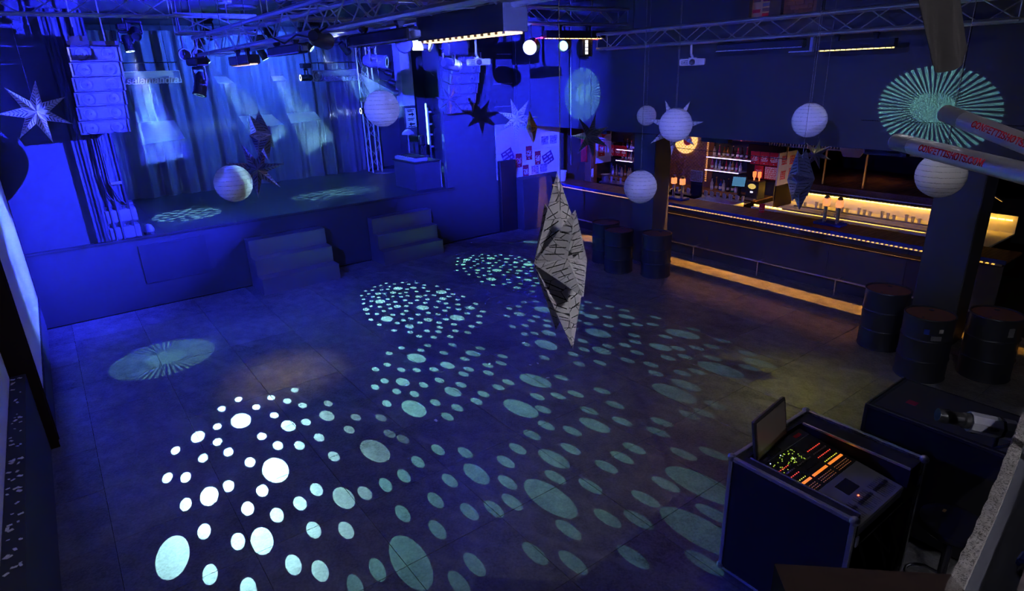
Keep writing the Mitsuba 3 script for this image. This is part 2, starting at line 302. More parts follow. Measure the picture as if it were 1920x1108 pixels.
# line arrays and subwoofers
def line_array(cx, y, z_top, n, label, w=.70, tilt0=0., dx=0., dt=2.6):
    k = thing('line_array', label, 'loudspeaker', None); h, d = .228, .48
    fr = cat(box(-w / 2, w / 2, -.02, .02, .02, .08), box(-w / 2, -w / 2 + .05, -.1, .5, .02, .08), box(w / 2 - .05, w / 2, -.1, .5, .02, .08), box(-w / 2, w / 2, .42, .48, .02, .08), tube((-.2, .2, .08), (-.2, .2, .30), .02), box(-.3, -.05, .05, .3, .08, .16))
    P = np.array([cx, y, z_top]); part(k, 'rigging_frame', mv(fr, frame(P, (1, 0, 0), (0, 1, 0), (0, 0, 1))), 'm_gunmetal')
    for c in (-.2, .2): part(k, 'chain', tube(P + [c, .2, .05], (P[0] + c, P[1] + .2, 5.35), .012, 6), 'm_steel')
    ang = tilt0
    for i in range(n):
        a = math.radians(ang); ya = np.array([0, math.cos(a), math.sin(a)]); za = np.array([0, -math.sin(a), math.cos(a)])
        M = frame(P, (1, 0, 0), ya, za)
        prof = Polygon([(-w / 2, 0), (w / 2, 0), (w / 2 - .06, d), (-w / 2 + .06, d)])
        body = extrude(prof, h - .012); body.apply_translation((0, 0, -h + .006))
        c = part(k, 'cabinet', mv(body, M), 'm_cabinet')
        g = bevel(-w / 2 + .03, w / 2 - .03, -.014, .002, -h + .03, -.022, .008); gk = numbered(c + '__grille'); add(gk, mv(g, M), 'm_grille')
        for s in (-1, 1):
            q = lathe([(.02, .012), (.075, .004), (.09, .0), (.098, .006), (.098, .012)], 24); q.apply_transform(trimesh.transformations.rotation_matrix(math.pi / 2, (1, 0, 0))); q.apply_translation((s * .18, -.010, -h / 2)); add(numbered(c + '__driver_ring'), mv(q, M), 'm_grille', smooth=40)
            add(numbered(c + '__rigging_plate'), mv(box(s * w / 2 - .012, s * w / 2 + .012, -.02, .05, -h + .01, -.01), M), 'm_steel')
        P = P - za * h + np.array([dx / n, 0, 0]); ang += dt
    return k
line_array(1.04, 12.55, 4.61, 6, 'black line array hanging left of the stage, beside the white star', tilt0=-1, dx=-.13)
line_array(8.18, 12.55, 4.46, 6, 'black line array hanging right of the stage in the haze', w=.74, tilt0=2, dx=-.16, dt=3.6)
for i, (z, lab) in enumerate([(SZ, 'lower black subwoofer at the left stage edge'), (SZ + .31, 'upper black subwoofer at the left stage edge')]):
    k = thing('subwoofer', lab, 'loudspeaker', 'stacked subwoofers'); z += .005
    part(k, 'cabinet', cat(bevel(.62, 1.12, 13.06 - .02, 13.55, z, z + .24, .01), box(.62, 1.12, 13.3, 13.55, z + .24, z + .30)), 'm_cabinet')
    part(k, 'lip', cat(box(.62, 1.12, 13.04, 13.06, z + .285, z + .30), box(.86, .88, 13.04, 13.3, z + .24, z + .29)), 'm_gunmetal')
    part(k, 'grille', bevel(.64, 1.10, 13.03, 13.042, z + .02, z + .225, .004), 'm_grille')
k = thing('wedge_lamp', 'small dark dome lamp on the stage edge beside the subwoofers', 'lamp'); part(k, 'dome', mv(lathe([(.09, 0), (.09, .05), (.06, .12), (0, .15)], 20), trimesh.transformations.translation_matrix((1.26, 13.2, SZ + .05))), 'm_grille', smooth=True); part(k, 'base', tube((1.26, 13.2, SZ), (1.26, 13.2, SZ + .05), .10, 20), 'm_black')
k = thing('cable_drop', 'pair of dark cables sagging down to the subwoofers at the left of the stage', 'cable')
for pts in ([(.72, 13.02, 3.3), (.70, 13.0, 2.6), (.74, 13.0, 2.2), (.86, 13.05, 1.98)], [(.80, 13.02, 3.3), (.80, 13.0, 2.4), (.9, 13.0, 2.1), (1.0, 13.05, 1.98)]): part(k, 'cable', pipe(pts, .012), 'm_rubber')
k = thing('wall_fixture', 'small silver fitting above the subwoofers', 'fitting'); part(k, 'plate', bevel(.83, 1.0, 12.99, 13.02, 2.36, 2.41, .005), 'm_alu')

# diamond plate steps
def steps(x0, x1, y0, yb, n, label, h=1.0):
    k = thing('steps', label, 'steps', None); r = h / n; t = (yb - y0) / n
    for i in range(n):
        ya = y0 + t * i; q = box(x0 + .003, x1 - .003, ya, ya + .012, r * i, r * (i + 1) - .012)
        part(k, 'riser', q, 'm_tread'); part(k, 'tread', bevel(x0, x1, ya - .012, ya + t + .01, r * (i + 1) - .014, r * (i + 1), .004), 'm_tread')
    pts = [(y0, 0)]
    for i in range(n): pts += [(y0 + t * i, r * (i + 1) - .015), (y0 + t * (i + 1), r * (i + 1) - .015)]
    pts.append((yb, 0))
    pl = extrude(Polygon(pts), .012)
    for xx in (x0, x1 - .012): part(k, 'side', mv(pl, frame((xx, 0, 0), (0, 1, 0), (0, 0, 1), (1, 0, 0))), 'm_tread')
steps(2.86, 4.44, 12.18, 13.03, 3, 'left set of three diamond plate steps against the stage front')
steps(5.55, 7.08, 12.34, 13.03, 3, 'right set of three diamond plate steps against the stage front')

# wing on the right of the stage
k = thing('wing_column', 'tall pale column at the right of the stage, brightly lit', 'column'); part(k, 'shaft', bevel(8.92, 9.32, 17.3, 17.7, 3.15, 5.35, .01), 'm_white'); part(k, 'base', bevel(8.92, 9.32, 17.3, 17.7, SZ, 3.14, .01), 'm_black_wall')
k = thing('arrow_sign', 'white sign with black arrows on the wing column', 'sign'); part(k, 'board', box(8.96, 9.30, 17.27, 17.295, 2.52, 3.08), 'm_paper')
ar = Polygon([(-.1, -.02), (.02, -.02), (.02, -.06), (.1, 0), (.02, .06), (.02, .02), (-.1, .02)])
for i, z in enumerate((2.90, 2.62)): part(k, 'arrow', mv(extrude(ar, .004), wall_y((9.14, 17.27, z))) if i == 0 else mv(mv(extrude(ar, .004), rz(math.pi)), wall_y((9.14, 17.27, z))), 'm_slit')
part(k, 'print', cat([mv(box(-.12, .12 - .05 * (i % 2), -.012, .012, 0, .003), wall_y((9.13, 17.27, z))) for i, z in enumerate((3.03, 2.99, 2.78, 2.74, 2.55))]), 'm_slit', kind='stuff')
k = thing('light_tube', 'tall glowing white light tube at the right of the stage', 'light tube'); part(k, 'tube', tube((9.28, 16.6, 2.05), (9.28, 16.6, 3.22), .025, 12), 'm_lamp', emit=(.8, 2.2, 2.6), smooth=40, weight=.3); part(k, 'rail', box(9.32, 9.36, 16.58, 16.62, SZ, 3.1), 'm_alu')
for i, z in enumerate((1.95, 2.3, 2.6, 2.95)): part(k, 'clip', box(9.36, 9.44, 16.57, 16.63, z, z + .05), 'm_white')
k = thing('mixer_table', 'black covered table at the right end of the stage', 'table'); part(k, 'top', bevel(7.02, 7.76, 13.35, 14.5, 2.0, 2.04, .01), 'm_black'); part(k, 'skirt', box(7.05, 7.74, 13.38, 14.47, SZ, 2.0), 'm_drape'); part(k, 'leg', tube((7.755, 13.36, SZ), (7.755, 13.36, 2.02), .015), 'm_steel')
k = thing('keyboard', 'long pale mixing keyboard on the covered stage table', 'keyboard'); part(k, 'body', bevel(7.06, 7.45, 13.42, 14.42, 2.04, 2.12, .012), 'm_grey'); part(k, 'top_panel', bevel(7.14, 7.44, 13.45, 14.39, 2.118, 2.15, .006), 'm_black')
for i in range(8): part(k, 'fader', box(7.09, 7.115, 13.52 + .11 * i, 13.56 + .11 * i, 2.12, 2.13), 'm_white')
k = thing('desk_lamp', 'pale hooded lamp standing behind the stage keyboard', 'lamp'); part(k, 'hood', mv(lathe([(.17, 0), (.15, .05), (.07, .12), (.0, .14)], 20), trimesh.transformations.translation_matrix((7.95, 15.3, 2.52))), 'm_white', smooth=40); part(k, 'stem', tube((7.95, 15.3, SZ), (7.95, 15.3, 2.55), .018), 'm_steel'); part(k, 'foot', tube((7.95, 15.3, SZ), (7.95, 15.3, SZ + .02), .14, 20), 'm_black')
k = thing('microphone_stand', 'dark microphone stand with a small unit beside the hooded lamp', 'stand'); part(k, 'pole', tube((8.35, 15.3, SZ), (8.35, 15.3, 2.2), .015), 'm_black'); part(k, 'unit', bevel(8.28, 8.42, 15.23, 15.37, 2.2, 2.46, .02), 'm_black'); part(k, 'foot', tube((8.35, 15.3, SZ), (8.35, 15.3, SZ + .02), .16, 20), 'm_black')
k = thing('wall_rail', 'pair of thin wall rails behind the right line array', 'rail')
for z in (3.72, 3.18): part(k, 'rail', box(9.3, 9.88, 13.12, 13.14, z, z + .02), 'm_grey')
k = thing('added_house_lamp', 'added small dark lamp under the ceiling above the mixing desk', 'lamp'); part(k, 'housing', tube((4.5, 2.2, 5.24), (4.5, 2.2, 5.35), .09, 20), 'm_black')  # housing added for the fill lamp over the desk
# ------------------------------------------------------------------ trusses
def truss(label, p0, p1, w=.25, h=.24, seg=.40, r=.025, up=(0, 0, 1), rb=.008, phase=0):
    k = thing('truss', label, 'truss'); p0, p1 = np.array(p0, float), np.array(p1, float); d = norm(p1 - p0); s = norm(np.cross(d, up)); u = np.cross(s, d); L = np.linalg.norm(p1 - p0)
    c = {}
    for a in (0, 1):
        for b in (0, 1):
            o = s * w * a + u * h * b; c[a, b] = o; part(k, 'chord', unit_rod('m_alu'), to_world=rod_tw(p0 + o, p1 + o, r))
    n = int(L / seg)
    for f, (q0, q1) in enumerate([((0, 0), (0, 1)), ((1, 0), (1, 1)), ((0, 0), (1, 0)), ((0, 1), (1, 1))]):
        for i in range(n):
            a, b = (q0, q1) if (i + f + phase) % 2 == 0 else (q1, q0)
            part(k, 'brace', unit_rod('m_alu'), to_world=rod_tw(p0 + c[a] + d * (i + .04) * L / n, p0 + c[b] + d * (i + .96) * L / n, rb))
    for a, b in ((0, 0), (1, 1)):
        e = p1 - d * .02; 
    for e in (p0 + d * .01, p1 - d * .01):
        part(k, 'brace', unit_rod('m_alu'), to_world=rod_tw(e + c[0, 0], e + c[0, 1], rb)); part(k, 'brace', unit_rod('m_alu'), to_world=rod_tw(e + c[1, 0], e + c[1, 1], rb))
    if abs(up[2]) > .9:
        for t in (.12, .88):
            q = p0 + d * L * t + c[0, 1] + s * w / 2; part(k, 'hanging_cable', unit_rod('m_black'), to_world=rod_tw(q, (q[0], q[1], 5.35), .005))
    return k
truss('long truss above the bar side, carrying the projector', (8.50, 8.45, 4.33), (8.50, 2.35, 4.33))
truss('thick truss running from the stage over the left of the dance floor', (2.33, 11.55, 4.42), (2.33, 1.6, 4.42), w=-.32, h=.26, r=.027)
truss('cross truss spanning the room in front of the stage', (2.7, 9.0, 4.76), (9.35, 9.0, 4.76), h=.26)
truss('thin truss under the ceiling along the left proscenium', (-.64, 11.0, 4.93), (1.98, 11.0, 4.93), h=.25, r=.018)
truss('short truss joining the thin truss to the thick one', (2.02, 11.2, 4.72), (3.2, 11.2, 4.72), h=.25)
truss('tall truss tower standing on the stage', (7.82, 16.86, SZ + .03), (7.82, 16.86, 5.0), w=.29, h=.29, up=(0, 1, 0), r=.025)
k = 'truss_005'; part(k, 'base_plate', mv(lathe([(0, 0), (.42, 0), (.42, .015), (.02, .03), (0, .03)], 32), trimesh.transformations.translation_matrix((7.97, 17.0, SZ))), 'm_steel')
truss('rear truss behind the tower along the stage back', (6.9, 17.45, 4.9), (9.9, 17.45, 4.9), h=.25)

# hanging clamp used by all fixtures
def clamp(k, x, y, z0, z1, w=.04):
    part(k, 'clamp', cat(box(x - w / 2, x + w / 2, y - .02, y + .02, z0, z1), tube((x, y - .03, z1), (x, y + .03, z1), .035, 14)), 'm_black')

# ------------------------------------------------------------------ moving heads and their gobos
# lamp point, then the centres (in centimetres on the dance floor) of the light dots it throws; S, M, L: small, medium and large holes
LAMPS = {'A': (1.95, 14.6, 4.95), 'B': (3.25, 14.6, 4.95), 'C': (4.5, 14.6, 4.95), 'D': (6.45, 14.6, 4.95), 'E': (5.5, 14.6, 4.95)}  # extra heads added to throw the dots clear of the beam smoke
DOTS = {
 'A': '121,751,L 123,617,L 9,544,L 224,580,L 70,746,M 55,615,M 79,513,M 210,691,M 164,699,M 163,523,M 133,810,S 169,786,S 109,798,S 146,773,S 158,736,S 94,755,S 86,718,S 131,696,S 43,731,S 91,687,S 65,693,S 105,650,S 26,678,S 42,666,S 75,620,S 33,616,S 101,589,S 81,569,S 39,561,S 61,526,S 31,499,S 53,461,S 201,786,S 183,762,S 195,737,S 223,720,S 237,663,S 184,693,S 184,648,S 219,641,S 253,601,S 260,580,S 261,641,S 140,663,S 160,647,S 183,599,S 146,554,S 183,516,S 125,543,S 101,540,S 122,496,S 146,476,S 92,464,S 108,442,S',
 'B': '378,765,L 303,635,L 174,403,L 324,391,L 456,308,L 400,267,L 469,593,L 408,547,L 452,722,M 401,713,M 326,709,M 365,640,M 289,470,M 370,438,M 452,459,M 378,813,S 354,808,S 414,794,S 445,770,S 397,785,S 419,753,S 471,730,S 432,714,S 480,684,S 334,774,S 314,771,S 342,745,S 359,729,S 379,714,S 418,682,S 446,674,S 465,667,S 404,674,S 433,654,S 308,729,S 290,721,S 344,682,S 368,680,S 384,649,S 438,613,S 307,690,S 322,668,S 419,610,S 393,608,S 282,669,S 332,630,S 347,600,S 375,598,S 326,590,S 227,516,S 205,515,S 251,529,S 280,535,S 261,478,S 301,510,S 233,460,S 198,463,S 213,422,S 250,424,S 271,412,S 326,467,S 306,437,S 216,364,S 194,354,S 147,412,S 124,406,S 291,409,S 351,478,S 397,440,S 350,412,S 368,378,S 404,391,S 429,392,S 452,395,S 485,353,S 429,331,S 396,329,S 347,333,S 368,313,S 308,345,S 265,341,S 284,312,S 329,284,S 429,275,S 511,333,S 371,241,S 502,576,S 443,556,S 465,540,S 486,529,S 428,526,S 407,495,S 423,466,S 470,487,S 483,443,S 518,411,S 498,400,S 381,490,S 518,513,S 505,476,S',
 'C': '506,1076,L 560,997,L 445,1030,L 490,946,L 415,940,L 511,861,L 531,1058,M 462,1074,M 487,1059,M 514,1004,M 543,962,M 407,1009,M 458,984,M 555,886,M 468,887,M 429,882,M 503,1122,S 513,1106,S 530,1103,S 535,1084,S 550,1081,S 556,1057,S 572,1033,S 474,1117,S 487,1116,S 498,1098,S 546,1043,S 579,1002,S 450,1106,S 462,1101,S 477,1090,S 488,1085,S 517,1058,S 525,1033,S 543,1020,S 447,1085,S 472,1065,S 495,1045,S 507,1042,S 571,971,S 432,1085,S 446,1064,S 453,1053,S 476,1039,S 488,1027,S 500,1023,S 527,1002,S 540,991,S 558,965,S 578,945,S 426,1063,S 433,1043,S 462,1032,S 484,1004,S 502,989,S 519,979,S 561,938,S 416,1041,S 466,1008,S 450,1004,S 485,983,S 506,965,S 529,955,S 534,936,S 548,916,S 574,897,S 421,1018,S 432,1004,S 471,974,S 510,932,S 526,914,S 443,983,S 428,979,S 459,952,S 513,905,S 535,895,S 562,855,S 400,986,S 412,974,S 432,951,S 447,942,S 467,921,S 485,916,S 495,898,S 536,867,S 545,841,S 392,956,S 448,913,S 434,914,S 493,868,S 528,816,S 393,925,S 420,910,S 451,885,S 476,863,S 491,839,S 509,811,S 466,844,S 401,884,S 418,859,S 442,845,S 455,829,S 478,813,S 490,794,S 421,834,S 437,814,S 459,799,S',
 'D': '765,1119,L 718,1149,L 798,1023,L 722,1036,L 678,995,L 790,1092,M 741,1094,M 787,1055,M 691,1122,M 692,1066,M 756,1001,M 731,940,M 685,916,M 768,1160,S 747,1167,S 757,1153,S 774,1143,S 785,1129,S 798,1127,S 812,1106,S 819,1083,S 710,1174,S 734,1157,S 751,1135,S 804,1079,S 817,1059,S 737,1136,S 740,1116,S 769,1093,S 803,1055,S 695,1153,S 704,1137,S 723,1126,S 754,1084,S 773,1072,S 812,1037,S 681,1132,S 719,1104,S 768,1049,S 706,1098,S 736,1072,S 754,1055,S 742,1050,S 766,1028,S 779,1016,S 692,1092,S 677,1097,S 709,1071,S 720,1062,S 788,998,S 746,1021,S 774,981,S 659,1096,S 669,1077,S 706,1043,S 733,1010,S 680,1051,S 696,1024,S 741,990,S 755,975,S 661,1053,S 682,1026,S 714,1001,S 668,1025,S 727,966,S 749,938,S 703,970,S 654,995,S 693,953,S 660,962,S 679,951,S 705,930,S 733,912,S 717,903,S 694,879,S',
 'E': '648,793,L 555,673,L 648,653,L 745,562,L 686,450,L 584,448,L 603,803,M 588,705,M 686,741,M 690,711,M 733,671,M 605,602,M 681,552,M 744,425,M 613,451,M 646,844,S 665,832,S 625,833,S 606,837,S 581,810,S 618,774,S 600,765,S 620,747,S 579,756,S 560,765,S 606,730,S 570,720,S 556,727,S 533,695,S 524,639,S 733,765,S 713,763,S 702,752,S 724,732,S 708,691,S 663,691,S 659,715,S 705,647,S 682,663,S 632,694,S 608,646,S 684,608,S 721,635,S 588,622,S 624,606,S 667,591,S 646,592,S 564,620,S 549,591,S 574,574,S 610,553,S 747,724,S 752,693,S 767,635,S 740,618,S 717,572,S 697,532,S 773,562,S 719,514,S 740,503,S 770,505,S 640,562,S 682,506,S 660,521,S 708,477,S 625,522,S 609,500,S 637,476,S 656,466,S 759,455,S 720,427,S 572,392,S 555,400,S 599,394,S',
}

D = math.radians; LEVEL = []
RAD = {'S': .0058, 'M': .0090, 'L': .0135}
def head(label, P, d, gobo=None, cat_='moving head light', ringglow=None, R=.095, length=.30, hang=None, grp='moving heads'):
    """a lamp head aimed along d with the light point P inside; gobo: plate polygon .12 m in front of P"""
    P, d = np.array(P, float), norm(d); M = aim(P, d=d)
    k = thing('moving_head', label, cat_, grp)
    b = lathe([(0, -.14), (.06, -.14), (R, -.08), (R, -.02), (R * .96, length - .12), (R * 1.04, length - .11), (R * 1.04, length - .09), (R * .9, length - .09), (R * .88, -.05), (0, -.06)], 28)
    part(k, 'barrel', mv(b, M), 'm_black', smooth=35)
    if gobo is not None:
        g = extrude(gobo, .0006); g.apply_translation((0, 0, .12)); gk = part(k, 'gobo_plate', mv(g, M), 'm_black')
    if ringglow:
        q = lathe([(.055, length - .091), (.078, length - .091), (.078, length - .088), (.055, length - .088), (.055, length - .091)], 24); part(k, 'lens_ring', mv(q, M), 'm_lamp', emit=ringglow, weight=.02)
    x = norm(np.cross((0, 0, 1), d)) if abs(d[2]) < .98 else np.array([1., 0, 0])
    top = P + np.array([0, 0, .20])
    arms = []
    for s in (-1, 1):
        a = P + x * s * (R + .035); m = tube(a, a + [0, 0, .2], .018, 8); arms.append(m); arms.append(tube(P + x * s * R * .9, a, .03, 10))
    arms.append(tube(top - x * (R + .035), top + x * (R + .035), .025, 8)); part(k, 'yoke', cat(arms), 'm_black')
    zb = top[2] + .03
    part(k, 'base', mv(bevel(-.13, .13, -.11, .11, 0, .12, .02), frame((top[0], top[1], zb), x, np.cross((0, 0, 1), x), (0, 0, 1))), 'm_black')
    ze = hang if hang else 5.35
    if ze - zb - .12 > .005: part(k, 'hanger', tube((top[0], top[1], zb + .115), (top[0], top[1], ze), .018, 8), 'm_black')
    return k
def plate_frame(P, targets):
    D = np.array([norm(np.array(t) - P) for t in targets]); return norm(D.mean(0))
POW = {'A': 1200, 'B': 600, 'C': 520, 'D': 500, 'E': 330}
COL = {'A': (.47, .96, 1.0), 'B': (.34, 1.0, .95), 'C': (.38, 1.0, .97), 'D': (.30, 1.0, .72), 'E': (.32, .85, 1.0)}
WHICH = {n: o + ' added dark moving head from the left in the upper row over the stage front' for n, o in zip('ABCED', ('first', 'second', 'third', 'fourth', 'fifth'))}
for n in 'ABCED':
    P = np.array(LAMPS[n]); items = [t.split(',') for t in DOTS[n].split()]
    pts = [(int(a) / 100, int(b) / 100, 0.) for a, b, _ in items]; d = plate_frame(P, pts); M = aim(P, d=d); holes, mx = [], 0
    for p, (_, _, c) in zip(pts, items):
        v = norm(np.array(p) - P); l = M[:3, :3].T @ v; cx, cy = l[0] / l[2] * .12, l[1] / l[2] * .12
        rr = RAD[c] * .12 / l[2]; holes.append(Point(cx, cy).buffer(rr, quad_segs=5)); mx = max(mx, math.hypot(cx, cy) + rr)
    disc = Point(0, 0).buffer(max(.088, mx + .003), quad_segs=24)
    head(WHICH[n], P, d, disc.difference(unary_union(holes)), R=.085, length=.24)
    tgt = P + d * 10
    if n == 'A': tgt = np.array([.75, 6.75, 0]); spot('light_gobo_' + n, P, tgt, COL[n], POW[n], 14, 3.0, 6)
    elif n == 'B': tgt = np.array([3.3, 7.1, 0]); spot('light_gobo_' + n, P, tgt, COL[n], POW[n], 17, 3.0, 6)
    elif n == 'E': tgt = np.array([5.9, 7.6, 0]); spot('light_gobo_' + n, P, tgt, COL[n], POW[n], 17, 3.5, 5)
    else: spot('light_gobo_' + n, P, tgt, COL[n], POW[n], 14, 8, 6)
def sunburst(R, n=52, inner=.38):
    wd = math.pi / n * .52
    rays = [Polygon([(R * inner * .9 * math.cos(a - wd), R * inner * .9 * math.sin(a - wd)), (R * math.cos(a - wd), R * math.sin(a - wd)), (R * math.cos(a + wd), R * math.sin(a + wd)), (R * inner * .9 * math.cos(a + wd), R * inner * .9 * math.sin(a + wd))]) for a in np.arange(n) * 2 * math.pi / n]
    return Point(0, 0).buffer(.088, quad_segs=24).difference(unary_union(rays + [Point(0, 0).buffer(R * inner)]))
GREEN = (.34, 1.0, .80)
for lab, P, t, rad, pw, hang in [('moving head on the thick truss near the stage, throwing the floor sunburst', (2.2, 10.9, 4.02), (.80, 10.27, 0), .70, 45, 4.42),
                     ('moving head in the middle of the cross truss, throwing the far wall sunburst', (5.75, 9.38, 4.16), (9.9, 10.57, 3.48), .56, 150, 5.35),
                     ('moving head left on the cross truss, throwing the near wall sunburst', (4.2, 8.98, 4.22), (9.9, 3.58, 3.33), .56, 330, 4.76)]:
    P, t = np.array(P), np.array(t); dist = np.linalg.norm(t - P); head(lab, P, t - P, sunburst(.12 * rad / dist), hang=hang, ringglow=(.10, .25, .2), grp='moving heads on the trusses'); spot(f'light_sunburst_{int(P[0])}', P, t, GREEN, pw, 12, 9, 2.4)
# two narrow-beam heads shining across the stage
for i, (P, t, lab, pw) in enumerate([((5.93, 16.75, 4.04), (.9, 16.75, 4.08), 'small head on a pole throwing the upper level beam across the stage', 420), ((7.46, 16.7, 3.13), (.2, 16.85, 2.9), 'small head on the tower throwing the lower level beam across the stage', 600)]):
    P, t = np.array(P), np.array(t); LEVEL.append((P, t)); head(lab, P, t - P, None, R=.08, length=.26, ringglow=(3, 4, 4), hang=5.35 if i == 0 else None, grp='level beam heads'); spot(f'light_level_{i}', P, t, CYAN, pw, (8, 9)[i], (6, 7)[i], 6)
# the row of beam heads: a narrow white-cyan beam each, cut into rays by a slotted plate, made visible by added smoke shaped to the beam
def plume(label, P, d, r0, tn, t0, t1, sigma):
    m = lathe([(0, t0), (r0 + tn * t0, t0), (r0 + tn * t1, t1), (0, t1)], 28); m.apply_transform(aim(P, d=d)); k = thing('beam_smoke', label, 'smoke', 'smoke volumes shaped as the beams', 'stuff')
    add(k, m, 'm_null'); scene[k]['interior'] = {'type': 'homogeneous', 'albedo': rgb(.97, .97, .97), 'sigma_t': sigma, 'phase': {'type': 'hg', 'g': .3}}
slots = []
r4 = np.random.default_rng(3)
for rr, n_ in ((.0, 1), (.0075, 6), (.0145, 11), (.0215, 16)):
    for q in range(n_):
        a = q * 2 * math.pi / n_ + rr * 90; slots.append(Point(rr * math.cos(a), rr * math.sin(a)).buffer(.0029 * r4.uniform(.75, 1.2), quad_segs=4))
VANE = Point(0, 0).buffer(.088, quad_segs=20).difference(unary_union(slots))
for n, o, P, t, pw, ha in [('A', 'first', (1.85, 15.2, 4.81), (2.02, 14.9, 2.92), 330, 12.5), ('B', 'second', (3.18, 15.2, 4.53), (4.10, 14.9, 3.05), 190, 10.5), ('C', 'third', (4.43, 15.2, 4.61), (5.26, 14.9, 2.72), 190, 10.5), ('E', 'fourth', (5.46, 15.2, 4.77), (6.76, 14.3, 3.44), 210, 9.5), ('D', 'fifth', (6.39, 15.2, 4.69), (7.84, 15.55, 3.03), 240, 9.5)]:
    P, t = np.array(P), np.array(t); d = norm(t - P); head(o + ' beam head from the left above the stage, its beam slanting down through the smoke', P, d, VANE, ringglow=(2.4, 5.5, 5.5), grp='beam heads above the stage', R=.08, length=.26)
    spot('light_beam_' + n, P, t, (.30, .86, 1.0), pw * 3.0, ha, ha - 2, 12.0); plume(o + ' slanting beam of lit smoke from the left above the stage', P, d, .01, math.tan(D(ha)), .20, 2.35 if n in 'AC' else 2.2, .62)
for i in (0, 1):
    P, t = LEVEL[i]; plume(('upper', 'lower')[i] + ' level beam of lit smoke crossing the stage', P, norm(t - P), (.052, .058)[i], (.012, .034)[i], .20, (3.1, 5.6)[i], .8)
k = thing('wing_smoke', 'cloud of blue lit smoke drifting at the right of the stage', 'smoke', None, 'stuff'); m = trimesh.creation.icosphere(4, 1.0); m.vertices *= (.62 + .6 * meshkit.fbm(m.vertices * 1.3 + 5, 3, 2))[:, None]; m.apply_scale([.95, .8, .62]); m.apply_translation((9.05, 14.6, 4.35)); add(k, m, 'm_null'); scene[k]['interior'] = {'type': 'homogeneous', 'albedo': rgb(.97, .97, .97), 'sigma_t': .25, 'phase': {'type': 'hg', 'g': .2}}
# dark cans on the tower
for i in range(4):
    z = 4.35 - .26 * i; x = 8.20 + .07 * i; P = np.array([x, 16.75, z]); M = aim(P, d=(.8, -.5, -.35))
    k = thing('par_can', ('topmost', 'second', 'third', 'lowest')[i] + ' small dark can light on the truss tower', 'stage light', 'can lights on the tower')
    part(k, 'can', mv(lathe([(0, -.12), (.05, -.12), (.075, -.06), (.075, .10), (.068, .10), (.066, -.03), (0, -.04)], 18), M), 'm_black', smooth=35)
    part(k, 'bracket', cat(tube(P, (8.08, 16.9, z + .10), .012), tube((8.08, 16.9, z + .10), (8.06, 16.98, z + .10), .03)), 'm_black')
# pair of round cans left of the thick truss end
for i, x in enumerate((2.36, 2.58)):
    P = np.array([x, 12.6, 4.47]); k = thing('audience_can', ('left', 'right')[i] + ' of two round can lights by the end of the thick truss', 'stage light', 'round can lights by the thick truss')
    part(k, 'can', mv(lathe([(0, -.16), (.08, -.16), (.10, -.1), (.10, .06), (.088, .06), (.085, .0), (0, -.01)], 24), aim(P, d=(-.1, -1, -.12))), 'm_black', smooth=35); part(k, 'rim', mv(ring(.096, .008, 24, 6), aim(P + [0, -.06, 0], d=(-.1, -1, -.12))), 'm_alu', smooth=True); part(k, 'hanger', tube(P, (P[0], P[1], 5.35), .015), 'm_black')

# warm battens: black trough housings with a glowing strip underneath
def batten(label, p0, p1, w, h, strip, glowc, hang_z, emit_w=.3):
    p0, p1 = np.array(p0, float), np.array(p1, float); d = norm(p1 - p0); s = np.cross((0, 0, 1), d); L = np.linalg.norm(p1 - p0)
    k = thing('batten_light', label, 'batten light', 'warm batten lights'); M = frame(p0, d, s, (0, 0, 1))
    sh = cat(box(0, L, -w / 2, -w / 2 + .01, 0, h), box(0, L, w / 2 - .01, w / 2, 0, h), box(0, L, -w / 2, w / 2, h - .01, h), box(0, .01, -w / 2, w / 2, 0, h), box(L - .01, L, -w / 2, w / 2, 0, h))
    part(k, 'housing', mv(sh, M), 'm_black')
    part(k, 'strip', mv(box(.02, L - .02, -strip / 2, strip / 2, -.014, .012), M), 'm_lamp', emit=glowc, weight=emit_w)
    fins = [box(x, x + .004, -w / 2 + .01, w / 2 - .01, -.0135, .012) for x in np.linspace(.03, L - .03, 14)]
    part(k, 'louvre', mv(cat(fins), M), 'm_black', kind='stuff')
    for t in (.25, .75):
        q = p0 + d * L * t; clamp(k, q[0], q[1], q[2] + h - .005, hang_z)
    return k
WARM = (2.2, 1.15, .42)
batten('smallest warm batten light under the far end of the thick truss', (2.48, 9.85, 4.22), (2.48, 8.9, 4.22), .16, .11, .10, WARM, 4.40)
batten('largest warm batten light hanging under the thick truss', (2.66, 4.62, 4.25), (2.66, 3.48, 4.25), .20, .17, .14, (2.6, 1.5, .75), 4.42)
batten('warm batten light beside the bright moving head', (7.35, 8.80, 4.53), (8.75, 8.80, 4.53), .10, .12, .05, WARM, 4.74)
batten('warm batten light at the near end of the bar side truss', (8.50, 4.55, 4.13), (8.50, 3.60, 4.13), .10, .10, .05, (2.4, 1.7, .42), 4.31)
